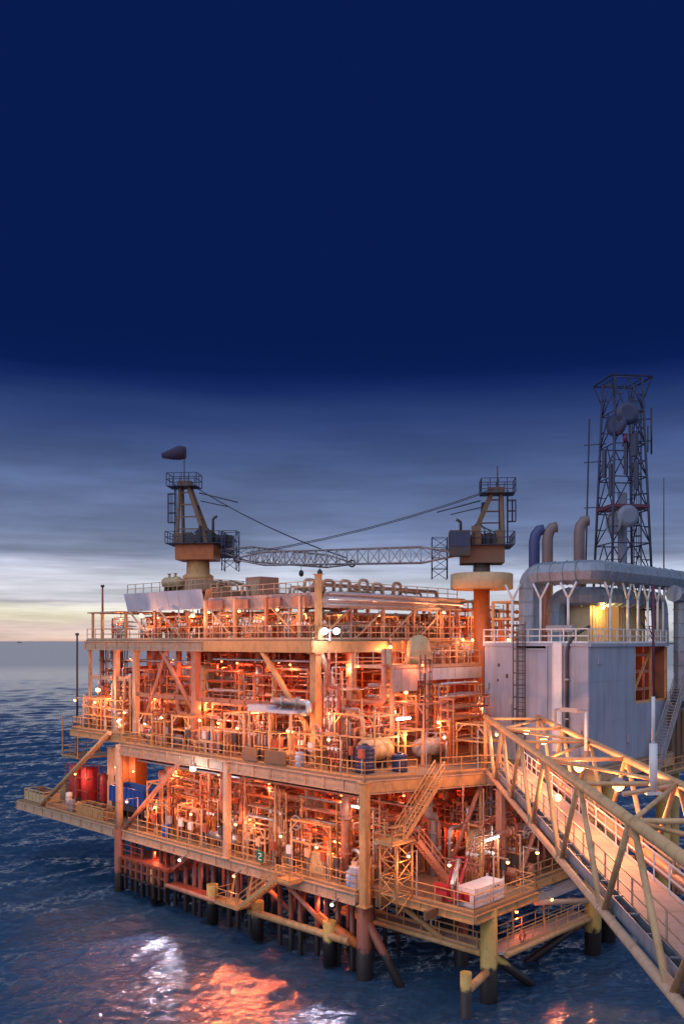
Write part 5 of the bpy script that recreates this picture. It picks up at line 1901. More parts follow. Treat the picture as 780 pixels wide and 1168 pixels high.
# annex at the right edge of the picture
t = thing('annex_block', 'brown grey plated annex at the right end of the platform', 'building', (29.6, -8.8, ZM))
mb = MB().box(29.4, 38, -8.6, 2, ZM - 1.6, 17.4)
obj('wall', mb, 'brown', t)
mb = MB()
for k in range(8):
    mb.beam((29.6 + k * 1.1, -8.68, ZM - 1.5), (29.6 + k * 1.1, -8.68, 17.3), .1)
obj('stiffener', mb, 'brown', t)
stair(t, (30.4, -9.4, 20.6), (24.6, -9.4, ZM - 1.2), .9, 'grey', 'grey')
obj('platform', MB().box(23.5, 38, -10.2, -8.75, ZM - 1.5, ZM - 1.3).box(30.4, 33.5, -10, -8.75, 20.4, 20.6), 'deckplate', t)
r_ = MB()
railing(r_, [(23.6, -10.1, ZM - 1.3), (38, -10.1, ZM - 1.3)])
obj('railing', r_, 'yellow', t)
obj('leg', MB().tube([(36, -6, -6), (36, -6, ZM - 1.5)], .6, 16), 'leg', t)
obj('leg', MB().tube([(36, 1, -6), (36, 1, ZM - 1.5)], .6, 16), 'leg', t)

# ================================================================ TELECOM TOWER
TX, TY = 31.0, -3.5
tz0, tz1 = zt + .1, 47.2
t = thing('telecom_tower', 'tall dark lattice telecom tower with dishes behind the exhaust stacks', 'tower', (TX, TY, tz0))
wb, wt_ = 2.45, 1.5
rot = math.radians(-12) - TH + math.radians(20)
def tc(k, z):
    f_ = (z - tz0) / (tz1 - tz0)
    w_ = wb + (wt_ - wb) * f_
    a = rot + math.pi / 4 + k * math.pi / 2
    return Vector((TX + w_ * math.cos(a) * 1.2, TY + w_ * math.sin(a) * 1.2, z))
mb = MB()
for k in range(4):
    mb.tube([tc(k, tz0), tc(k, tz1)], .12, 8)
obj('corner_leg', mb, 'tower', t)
mb = MB()
N = 8
for i in range(N):
    za, zb = tz0 + (tz1 - tz0) * i / N, tz0 + (tz1 - tz0) * (i + 1) / N
    zm_ = (za + zb) / 2
    for k in range(4):
        j = (k + 1) % 4
        mb.tube([tc(k, zb), tc(j, zb)], .06, 5)
        m1 = (tc(k, zb) + tc(j, zb)) / 2
        mb.tube([tc(k, za), m1], .06, 5)
        mb.tube([tc(j, za), m1], .06, 5)
        mb.tube([tc(k, zm_), (tc(k, za) + m1) / 2], .04, 5)
        mb.tube([tc(j, zm_), (tc(j, za) + m1) / 2], .04, 5)
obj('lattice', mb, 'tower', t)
mb = MB()
mb.cyl((TX, TY, tz0), (TX, TY, 37), .42, 10)
obj('core_pipe', mb, 'dish', t)
mb = MB()
ladder(mb, (TX + .9, TY - .6, tz0), 46, (VX, -VY), .5, True)
obj('ladder', mb, 'tower', t)
mb = MB()
for k in range(4):
    mb.beam(tc(k, 35.6), tc((k + 1) % 4, 35.6), .3, .28)
mb.beam(tc(0, 35.6), tc(2, 35.6), .25, .2); mb.beam(tc(1, 35.6), tc(3, 35.6), .25, .2)
obj('band', mb, 'towerred', t)
mb = MB()
for k in range(4):
    mb.beam(tc(k, tz1) + (tc(k, tz1) - Vector((TX, TY, tz1))) * .5, tc((k + 1) % 4, tz1) + (tc((k + 1) % 4, tz1) - Vector((TX, TY, tz1))) * .5, .12, .12)
    mb.beam(tc(k, tz1 - 2), tc(k, tz1) + (tc(k, tz1) - Vector((TX, TY, tz1))) * .5, .09)
obj('top_platform', mb, 'towertop', t)
cam_d = Vector((-VY, -VX, 0)).normalized()     # roughly towards the bridge side
toc = Vector((0, 0, 0))
wc = INV(0, 0, 0)
toc = (Vector((wc[0], wc[1], 0)) - Vector((TX, TY, 0))).normalized()
rt_ = Vector((-toc.y, toc.x, 0)) * 1.0          # picture right
if proj((TX + rt_.x, TY + rt_.y, 30))[0] < proj((TX, TY, 30))[0]:
    rt_ = -rt_
def dish(c, R_, nrm, label, ring=False, dm='dish'):
    c = Vector(c); nrm = Vector(nrm).normalized()
    d = thing('dish_antenna', label, 'dish antenna', tuple(c), 'dish antennas on the telecom tower')
    mb = MB()
    a = nrm.orthogonal().normalized(); b = nrm.cross(a)
    if ring:
        mb.torus(c, R_, .12, nrm, 24, 6); mb.torus(c - nrm * .3, R_ * .7, .06, nrm, 20, 5)
        for k in range(8):
            an = k * math.pi / 4
            q = c + (a * math.cos(an) + b * math.sin(an)) * R_
            mb.beam(c - nrm * .55, q, .08)
        pts = [c - nrm * .5, c - nrm * .28, c - nrm * .05]
        mb.tube(pts, 1, 20, True, [.2, R_ * .65, R_ * .96])
    else:
        mb.tube([c - nrm * .6, c - nrm * .4, c - nrm * .05, c + nrm * .15, c + nrm * .3], 1, 22, True, [.25, R_ * .75, R_, R_, R_ * .6])
    obj('reflector', mb, dm, d)
    mb = MB().tube([c - nrm * .5, c - nrm * 1.1], .1, 6)
    obj('mount', mb, 'tower', d)
T_ = Vector((TX, TY, 0))
dish(T_ + toc * 1.7 - rt_ * .75 + Vector((0, 0, 34.1)), 1.0, toc * .6 - rt_ * .8, 'spoked round dish at the lower left of the telecom tower', True)
dish(T_ + toc * 2.0 + rt_ * .45 + Vector((0, 0, 34.6)), 1.0, toc * .9 + rt_ * .45, 'pale drum shaped dish at the lower right of the telecom tower')
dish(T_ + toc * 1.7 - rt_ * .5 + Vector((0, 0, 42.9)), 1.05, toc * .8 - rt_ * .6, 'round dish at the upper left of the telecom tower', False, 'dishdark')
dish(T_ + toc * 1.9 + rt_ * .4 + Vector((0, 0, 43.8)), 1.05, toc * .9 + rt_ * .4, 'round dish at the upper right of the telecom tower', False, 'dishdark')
for i, (dx, z0_, z1_, w_) in enumerate(((-1.55, 38.2, 40.6, .3), (1.0, 40, 42.0, .5), (-1.0, 36.5, 39.4, .28), (1.2, 37.0, 39.5, .3), (.3, 38.4, 41.4, .3))):
    c = T_ + rt_ * dx + toc * 1.6
    d = thing('panel_antenna', '', 'antenna', (c.x, c.y, z0_))
    obj('panel', MB().beam((c.x, c.y, z0_), (c.x, c.y, z1_), w_), 'tower', d)
    obj('clamp', MB().beam((c.x, c.y, (z0_ + z1_) / 2), (TX + rt_.x * dx * .8, TY + rt_.y * dx * .8, (z0_ + z1_) / 2), .08), 'tower', d)
    rep(d, '', 'dark upright panel antennas on the telecom tower', 'panel antennas on the tower')
c = T_ + rt_ * 2.5
d = thing('dipole_antenna', 'double dipole antenna on arms at the upper right of the tower', 'antenna', (c.x, c.y, 40.5))
mb = MB()
mb.cyl((c.x, c.y, 40.4), (c.x, c.y, 44.6), .09, 6)
c2 = c - rt_ * .3
mb.cyl((c2.x, c2.y, 40.6), (c2.x, c2.y, 43), .06, 6)
for z in (41.6, 43.6):
    e_ = T_ + rt_ * 1.2
    mb.tube([(e_.x, e_.y, z), (c.x, c.y, z)], .06, 5)
obj('rods', mb, 'tower', d)
c = T_ - rt_ * 3.4
d = thing('whip_antenna', 'long thin whip antenna left of the telecom tower', 'antenna', (c.x, c.y, zt + .1))
mb = MB().tube([(c.x, c.y, zt + .1), (c.x + rt_.x * .5, c.y + rt_.y * .5, 44)], .09, 6)
for z in (35.8, 40, 41.6):
    e_ = T_ - rt_ * 1.4
    mb.tube([(c.x, c.y, z), (e_.x, e_.y, z)], .05, 5)
obj('rod', mb, 'tower', d)
d = thing('beacon_light', 'small red beacon on the telecom tower', 'beacon', tuple(T_ + toc * 1.8 + Vector((0, 0, 41.5))))
c = T_ + toc * 1.8 + rt_ * .25
obj('housing', MB().cyl((c.x, c.y, 41.3), (c.x, c.y, 42.0), .2, 10), 'towerred', d)
obj('bracket', MB().beam((c.x, c.y, 41.3), (TX, TY, 41.3), .1), 'tower', d)
p = ony(757, 545, -6.0)
d = thing('whip_antenna', 'thin whip antenna at the right end of the building roof', 'antenna', (p[0], -6.0, zt + .1))
obj('rod', MB().tube([(p[0], -6, zt + .1), (p[0], -6, p[2])], .07, 6, True, [.09, .04]), 'cable', d)

# ================================================================ BRIDGE
def BL(s_, t_, z):
    """bridge axis: s = distance in front of the camera, t = across from left chord"""
    return Vector(INV(7.9 + .042 * s_ + t_, s_, z))
ZBB, ZBT = 13.95, 17.85
BW = 3.9
SB = 65.0
t = BR = thing('access_bridge', 'yellow tubular truss footbridge running towards the viewer', 'bridge', tuple(BL(SB, 0, ZBB)))
S0 = 5.0
for (tt, zz, r) in ((0, ZBB, .17), (BW, ZBB, .17), (0, ZBT, .19), (BW, ZBT, .18)):
    mb = MB().tube([BL(S0, tt, zz), BL(SB, tt, zz)], r, 14)
    for s_ in (31.2, 38.4, 45.6):
        if zz == ZBB:
            mb.cyl(BL(s_ - .06, tt, zz), BL(s_ + .06, tt, zz), r * 1.18, 14)
    obj('chord', mb, 'beam' if zz == ZBB else 'bridge', t)
tops = [63.4 - 7.2 * i for i in range(9)]
for tt in (0, BW):
    for s_ in tops:
        for s2 in (s_ - 3.4, s_ + 3.4):
            if S0 <= s2 <= SB + .2:
                obj('diagonal', MB().tube([BL(s_ + (s2 - s_) * .04, tt, ZBT), BL(s2, tt, ZBB)], .115, 10), 'bridge', t)
    for s_ in (SB,):
        obj('end_post', MB().tube([BL(s_, tt, ZBB), BL(s_, tt, ZBT)], .15, 10), 'yellow', t)
for tt in (0, BW):
    for i, s_ in enumerate(tops):
        sg = -1 if tt == 0 else 1
        obj('gusset_plate', MB().beam(BL(s_ - .5, tt + sg * .02, ZBT - .3), BL(s_ + .5, tt + sg * .02, ZBT - .3), .03, .42), 'bridge', t)
        if s_ - 3.6 > S0 and s_ - 3.6 < SB:
            obj('gusset_plate', MB().beam(BL(s_ - 4.1, tt + sg * .02, ZBB + .28), BL(s_ - 3.1, tt + sg * .02, ZBB + .28), .03, .4), 'beam', t)
for i, s_ in enumerate(tops):
    obj('cross_tube', MB().tube([BL(s_, 0, ZBT), BL(s_, BW, ZBT)], .1, 10), 'bridge', t)
    if i < len(tops) - 1:
        a, b = (0, BW) if i % 2 else (BW, 0)
        obj('top_diagonal', MB().tube([BL(s_, a, ZBT), BL(s_ - 7.2, b, ZBT)], .085, 8), 'bridge', t)
    obj('cross_beam', MB().beam(BL(s_ + 3.6 if i else SB, 0, ZBB), BL(s_ + 3.6 if i else SB, BW, ZBB), .2, .26), 'beam', t)
    mb = MB().beam(BL(s_ - 3.4, 0, ZBB), BL(s_ - 3.4, BW, ZBB), .2, .26)
    obj('cross_beam', mb, 'beam', t)
mb = MB()
n = int((SB - S0) / 1.2)
for i in range(n):
    sa = S0 + i * 1.2
    q = [BL(sa, .95, 0), BL(sa, 2.75, 0), BL(sa + 1.18, 2.75, 0), BL(sa + 1.18, .95, 0)]
    mb.prism([(p.x, p.y) for p in q], ZBB + .16, ZBB + .22)
fl = obj('floor', mb, 'walkplate', t)
mb = MB()
for tt in (.95, 2.75):
    mb.beam(BL(S0, tt, ZBB + .1), BL(SB, tt, ZBB + .1), .12, .22)
obj('stringer', mb, 'beam', fl)
r_ = MB()
railing(r_, [BL(SB, .9, ZBB + .22), BL(S0, .9, ZBB + .22)], h=1.1, step=1.8)
rr = obj('railing', r_, 'beam', t)
r_ = MB()
railing(r_, [BL(SB, 2.8, ZBB + .22), BL(S0, 2.8, ZBB + .22)], h=1.1, step=1.8)
obj('railing', r_, 'white', t)
# services carried by the bridge
d = thing('cable_tray', 'blue grey cable tray along the left side of the bridge', 'cable tray', tuple(BL(SB, .45, ZBB)))
mb = MB()
mb.beam(BL(S0, .3, ZBB + .3), BL(SB - .3, .3, ZBB + .3), .06, .5)
mb.beam(BL(S0, .75, ZBB + .3), BL(SB - .3, .75, ZBB + .3), .05, .3)
mb.beam(BL(S0, .52, ZBB + .2), BL(SB - .3, .52, ZBB + .2), .4, .05)
for k in range(30):
    mb.beam(BL(S0 + 2 * k, .3, ZBB + .5), BL(S0 + 2 * k, .75, ZBB + .5), .05)
obj('tray', mb, 'duct', d)
mb = MB()
for k in range(3):
    mb.tube([BL(S0, .42 + k * .1, ZBB + .28), BL(SB - .4, .42 + k * .1, ZBB + .28)], .04, 5)
obj('cable', mb, 'dark', d)
for k, (tt, zz, r, m_, lb) in enumerate(((3.35, ZBB + .55, .3, 'salmon', 'thick faded pink pipe along the right side of the bridge'), (3.4, ZBB + 1.15, .1, 'silver', 'slim silver pipe above the thick pink one on the bridge'), (3.2, ZBB + 1.45, .07, 'cream', 'thin cream pipe highest on the right side of the bridge'))):
    d = thing('bridge_pipe', lb, 'pipe', tuple(BL(SB, tt, zz)), 'pipes carried by the bridge')
    obj('pipe_run', MB().tube([BL(S0, tt, zz), BL(SB - .2, tt, zz)], r, 12), m_, d)
    for j in range(15):
        obj('pipe_support', MB().beam(BL(S0 + 4 * j, tt, ZBB), BL(S0 + 4 * j, tt, zz - r + .02), .1), 'beam', d)
# poles on the bridge
for (s_, tt, z1_, m_, lb) in ((37.0, 1.9, 21.4, 'white', 'short white pole with lamp arm above the bridge'), (38.0, 5.3, 27.8, 'white', 'tall red and white aerial pole rising beside the bridge')):
    pass
def px_on_bridge(px, s_):
    return (px - 390) / F * s_ - 7.9 - .042 * s_
s_ = 45
tt = px_on_bridge(668, s_)
d = thing('bridge_pole', 'short white pole with a sideways arm above the bridge', 'pole', tuple(BL(s_, tt, ZBT)))
zp = CAM_H - (812 - 731) / F * s_
mb = MB().tube([BL(s_, tt, ZBT), BL(s_, tt, zp)], .08, 8)
obj('mast', mb, 'white', d)
mb = MB().tube([BL(s_, tt, zp), BL(s_ + .3, tt - 1.5, zp + .1)], .07, 6)
mb.beam(BL(s_ + .1, tt - .4, zp + .05), BL(s_ + .3, tt - 1.3, zp + .1), .22)
mb.beam(BL(s_ + .3, tt - 1.5, zp + .1), BL(s_ + .3, tt - 1.5, zp - .8), .1)
obj('arm', mb, 'grey', d)
s_ = 34.5
tt = px_on_bridge(745, s_)
d = thing('aerial_mast', 'tall slender red and white mast fixed on the bridge', 'mast', tuple(BL(s_, tt, ZBT)))
zp = CAM_H + (731 - 668) / F * s_
zq = CAM_H - (880 - 731) / F * s_
obj('lower_tube', MB().tube([BL(s_, tt, ZBT - .3), BL(s_, tt, ZBT + 1.6)], .16, 10), 'white', d)
obj('middle_tube', MB().tube([BL(s_, tt, ZBT + 1.6), BL(s_, tt, CAM_H - 2.2)], .075, 8), 'white', d)
obj('red_section', MB().tube([BL(s_, tt, CAM_H - 2.2), BL(s_, tt, zp)], .055, 8), 'towerred', d)
obj('foot', MB().beam(BL(s_, tt - .3, ZBT - .35), BL(s_, tt + .3, ZBT - .35), .3, .12), 'white', d)
obj('cross_arm', MB().tube([BL(s_, tt - 1.2, ZBT - .4), BL(s_, BW, ZBT - .02)], .1, 8), 'cream', d)

# ================================================================ LAMPS
UPG, MDG, LOG = 'lamps along the upper deck', 'lamps on the mid deck', 'lamps on the lower deck'
for (x, y) in ((17.5, 6.6), (23.4, 6.8), (14.6, 2.4)):
    lamp((x, y, ZU + 2.4 if y > 3 else 23.6), '', 'orange lamps near the right crane pedestal', UPG, 'sodium', 220, .12, (-.3, -.4, -.3), .1, None, (0, .75, ZU if y > 3 else 21.6))
for (px, py, x) in ((161, 702, 1.8), (220, 702, 1.8)):
    lamp(onx(px, py, x), '', 'bright orange lamps under the left roof fascia', UPG, 'sodium', 190, .2, (-.35, -.35, -.3))
for (px, py, y) in ((445, 738, 6.6), (539, 730, 6.6), (580, 730, 1.6)):
    lamp(ony(px, py, y), '', 'orange lamps on the right half of the upper deck', UPG, 'sodium', 240, .16, (-.35, -.35, -.3))
for (px, py, x, pw, sz) in ((112, 787, 1.0, 420, .24), (287, 808, 2.6, 200, .15), (249, 825, 2.4, 160, .12), (333, 835, 1.4, 160, .11)):
    lamp(onx(px, py, x), '', 'orange lamps behind the left mid deck railing', MDG, 'sodium', pw, sz, (-.4, -.3, -.2))
for (px, py, y) in ((463, 790, 3.5), (500, 824, 1.0), (462, 838, 1.5), (550, 803, 1.6), (461, 778, 3.4)):
    lamp(ony(px, py, y), '', 'orange lamps on the right of the mid deck', MDG, 'sodium', 200, .15, (-.35, -.35, -.3))
lamp(onx(135, 823, 1.5), 'small white lamp on the side platform edge', 'x', MDG, 'white', 60, .13)
lamp(onx(165, 826, 1.4), 'tiny white lamp low at the left of the mid deck', 'x', MDG, 'white', 40, .1)
lamp(onx(220, 877, -.3), 'dazzling white flood lamp under the mid deck edge', 'x', LOG, 'white', 220, .25, (-1.0, -.7, -.35))
for (px, py, x) in ((200, 880, 2), (152, 880, 3.5), (285, 935, 1.6), (382, 960, 2.2), (182, 918, 1.2)):
    lamp(onx(px, py, x), '', 'orange lamps among the lower deck pipes', LOG, 'sodium', 180, .11)
# twin floods
p = onx(376, 719, 1.7)
p = ony(376, 719, 6.4)
t = thing('twin_flood_light', 'pair of bright white flood lights on the upper deck corner', 'flood light', p)
mb = MB().beam((p[0], p[1], ZU - .1), (p[0], p[1], p[2] + .1), .1)
mb.beam((p[0] - .8, p[1], p[2]), (p[0] + .8, p[1], p[2]), .08)
mb.beam((p[0], p[1], ZU + .02), (p[0], 7.3, ZU + .02), .1)
obj('bracket', mb, 'grey', t)
for k in (-.72, .62):
    c = Vector((p[0] + k, p[1] - .08, p[2]))
    hd = obj('housing', MB().tube([c + Vector((.12, .25, .12)), c, c + Vector((-.06, -.1, -.06))], 1, 12, True, [.14, .24, .28]), 'grey', t)
    obj('lens', MB().tube([c + Vector((-.065, -.105, -.065)), c + Vector((-.09, -.14, -.09))], .26, 12), 'whitebulb', hd)
put_light(t, (-.7, -.8, -.5), 'white_glow', WHT, 260, .3)
# fluorescent tubes
def tube_lamp(p, d, label, pw):
    p = Vector(p); d = Vector(d)
    t = thing('tube_light', label, 'tube light', tuple(p), 'white tube lights')
    obj('housing', MB().beam(p - d + Vector((0, 0, .1)), p + d + Vector((0, 0, .1)), .22, .08).beam(p + Vector((0, 0, .12)), p + Vector((0, 0, .9)), .05), 'white', t)
    obj('glass', MB().tube([p - d, p + d], .08, 8), 'tube', t)
    put_light(t, (-.25, -.3, -.2), 'tube_glow', (1, .93, .85), pw)
tube_lamp(ony(460, 820, .6), (.75, 0, 0), 'white tube light above the mid deck drums', 70)
tube_lamp(ony(561, 957, -5.6), (.7, -.05, .05), 'white tube light over the right part of the lower deck', 90)
tube_lamp(onx(408, 921, 1.4), (0, .55, 0), 'white tube light near the column on the lower deck', 50)
# bridge lamps
for (px, py) in ((600, 834), (620, 845), (660, 875), (705, 896)):
    # hung below the top cross tubes
    z = ZBT - .45
    s_ = (CAM_H - z) * F / (py - 731)
    tt = px_on_bridge(px, s_)
    pos = tuple(BL(s_, tt, z))
    lamp(pos, '', 'orange lamps hanging in the truss bridge', 'bridge lamps', 'sodium', 900, .25, (0, 0, -.6), .2)
z = ZBB + 1.8
s_ = (CAM_H - z) * F / (911 - 731)
tt = px_on_bridge(622, s_)
lamp(tuple(BL(s_, .9, z)), 'caged lamp on the left handrail of the bridge', 'x', 'bridge lamps', 'gold', 50, .16, (-.3, 0, .2), -1.6)
# building roof lamps
for (px, py, y, lb) in ((641, 697, -1.2, 'a'), (687, 693, -6.1, 'b'), (754, 697, -6.3, 'c')):
    lamp(ony(px, py, y), '', 'golden lamps under the roof ducts', 'roof lamps', 'gold', 260, .19, (0, -.3, -.3), .5)
lamp((26.2, -6.2, 22.0), '', 'red orange lamps inside the shelter opening', 'shelter lamps', 'deep', 60, .12, (0, .1, -.35))
lamp((24.6, -7, 20.6), '', 'red orange lamps inside the shelter opening', 'shelter lamps', 'deep', 40, .1, (0, .1, -.35))
# fill lamps added to light the bays, each given a fixture
for ix, x in enumerate((2.0, 5.2, 8.8, 12.8)):
    for k in range(9):
        y = -4.2 + k * 3.9 + (ix % 2) * 1.6
        if x < 6 and y < 0 or y > 29:
            continue
        z = (ZM - 1.9, ZL + 3.4)[(ix + k) % 2]
        lamp((x + RND.uniform(-.5, .5), y + RND.uniform(-.8, .8), z), '', 'added fill lamps above the lower deck', LOG, 'deep', 150, .1, (-.35, -.3, -.35), .7 if z > 10 else -3.3)
for ix, x in enumerate((2.8, 6.0, 9.8, 13.6)):
    for k in range(10):
        y = 2.6 + k * 3.8 + (ix % 2) * 1.7
        if x > 12 and y > 30 or y > 39:
            continue
        z = (ZU - 2.0, ZM + 4.0)[(ix + k) % 2]
        lamp((x + RND.uniform(-.5, .5), y + RND.uniform(-.8, .8), z), '', 'added fill lamps above the mid deck', MDG, 'deep', 185, .1, (-.35, -.3, -.35), .8 if z > 20 else -3.2)
for x in (3.6, 7.5, 12.5):  # more fill lamps, added to light the upper bays
    for y in (9.8, 14.5, 19.5, 25, 30, 36.5):
        lamp((x, y, 25.7), '', 'added fill lamps under the roof', UPG, 'sodium', 95, .1, (-.2, -.2, -.35), .6)
for (y, z) in ((2.4, 16.6), (6.6, 16.9), (12.4, 16.7), (17.2, 17.0), (22.6, 16.9), (28.4, 17.0)):  # arm lamps added to light the outer faces of the beams
    lamp((-1.1, y, z), '', 'added orange lamps on outward arms along the mid deck edge', MDG, 'sodium', 330, .12, (-.8, -.5, -.3), .1, None, (1.16, 0, ZM))
for (x, y, z) in ((4.2, -3.6, 16.8), (8.2, -5.2, 16.8)):
    lamp((x, y, z), '', 'added orange lamps on outward arms beside the bridge end', MDG, 'sodium', 220, .12, (-.4, -.4, -.3), .1, None, (.2, 1.75, ZM))
for (y, z) in ((34.8, 17.6), (38.6, 17.6)):
    lamp((-.3, y, z), '', 'added orange lamps on arms along the side platform', MDG, 'sodium', 220, .12, (-.4, -.3, -.3), .1, None, (1.0, 0, ZM + .7))
for (y, z) in ((3.6, 8.9), (7.4, 9.1), (12.6, 9.2), (18.4, 9.2), (23.6, 9.1), (28, 9.0)):
    lamp((-1.1, y, z), '', 'added orange lamps on outward arms along the lower deck edge', LOG, 'sodium', 330, .12, (-.8, -.5, -.3), .1, None, (1.16, 0, ZL))
for (x, y) in ((.8, -3.2), (.8, -6.6)):
    lamp((x, y, ZL + 3), '', 'added orange lamps on arms at the lower deck corner', LOG, 'sodium', 190, .12, (-.4, -.3, -.3), .1, None, (.9, 0, ZL))
for (x, y) in ((4, -8.9), (7.6, -8.9)):
    lamp((x, y, ZL + 3), '', 'added orange lamps on arms over the lower walkway', LOG, 'sodium', 190, .12, (-.3, -.4, -.3), .1, None, (0, 1.1, ZL))
for (y, z) in ((10, 25.9), (14.6, 25.9), (18.6, 25.9)):
    lamp((.9, y, z), '', 'added orange lamps on arms outside the upper deck railing', UPG, 'sodium', 230, .12, (-.7, -.4, -.3), .1, None, (1.2, 0, ZU))
lamp((3.6, 37.4, ZL + 4.6), '', 'added orange lamps over the cantilever', LOG, 'sodium', 260, .13, (-.4, .1, -.3), -4.5)  # lamps added to brighten the cabinets and red tanks
lamp((2.4, 43.4, ZL + 3.4), '', 'added orange lamps over the cantilever', LOG, 'sodium', 200, .13, (.3, .1, -.3), -3.3)
for (x, y) in ((1.4, 27), (2.0, 19), (2.0, 11.5), (1.4, 5.5), (6, 8), (8, -7.0)):  # fill lamps added below deck for the glow over the water
    lamp((x, y, ZL - 1.5), '', 'added orange fill lamps hung under the lower deck', 'added fill lamps below the deck', 'deep', 110, .13, (-.25, -.2, -.35), .55)

def flood(pos, target, single, col, power, cone):
    """flood lamp added on the deck edge to throw glitter on the water"""
    p, q = Vector(pos), Vector(target)
    d = (q - p).normalized()
    t = thing('added_flood_lamp', single, 'flood light', pos)
    obj('housing', MB().tube([p - d * .3, p - d * .1, p], 1, 12, True, [.08, .13, .15]), 'grey', t)
    obj('lens', MB().tube([p + d * .003, p + d * .03], .11, 12), 'sodium' if col[2] < .5 else 'tube', t)
    obj('bracket', MB().beam(p - d * .25, (.2, pos[1], pos[2] + .45) if pos[1] > -3 else (pos[0], pos[1] + 1.3, pos[2] + .2), .08), 'grey', t)
    l = bpy.data.lights.new('flood_beam', 'SPOT')
    l.energy = power; l.color = col; l.spot_size = math.radians(cone); l.spot_blend = .6; l.shadow_soft_size = .2
    o = bpy.data.objects.new('flood_beam', l)
    C.objects.link(o)
    o.parent = t
    o.location = d * .25
    o.rotation_euler = d.to_track_quat('-Z', 'Y').to_euler()
    rep(t, single, single, 'added flood lamps aimed at the water')


flood((-.8, 20.4, ZL - 1.1), (-12, 15, 0), 'added white flood lamp hung under the lower deck edge by the red walkway', (.80, .74, 1.0), 4200, 62)
flood((-.8, 13.2, ZL - 1.1), (-12, 5, 0), 'added orange flood lamp under the lower deck edge left of the landing stairs', (1, .16, .05), 7000, 62)
flood((-.8, 9.4, ZL - 1.1), (-12, 0, 0), 'added orange flood lamp under the lower deck edge above the landing stairs', (1, .15, .045), 9000, 62)
flood((-.8, 2.4, ZL - 1.1), (-12, -6, 0), 'added white flood lamp under the lower deck edge by the corner column', (.82, .74, 1.0), 2600, 55)
flood((9.5, -8.9, ZL - .6), (2, -22, 0), 'added orange flood lamp at the lower deck edge over the lower walkway', (1, .2, .07), 9000, 75)

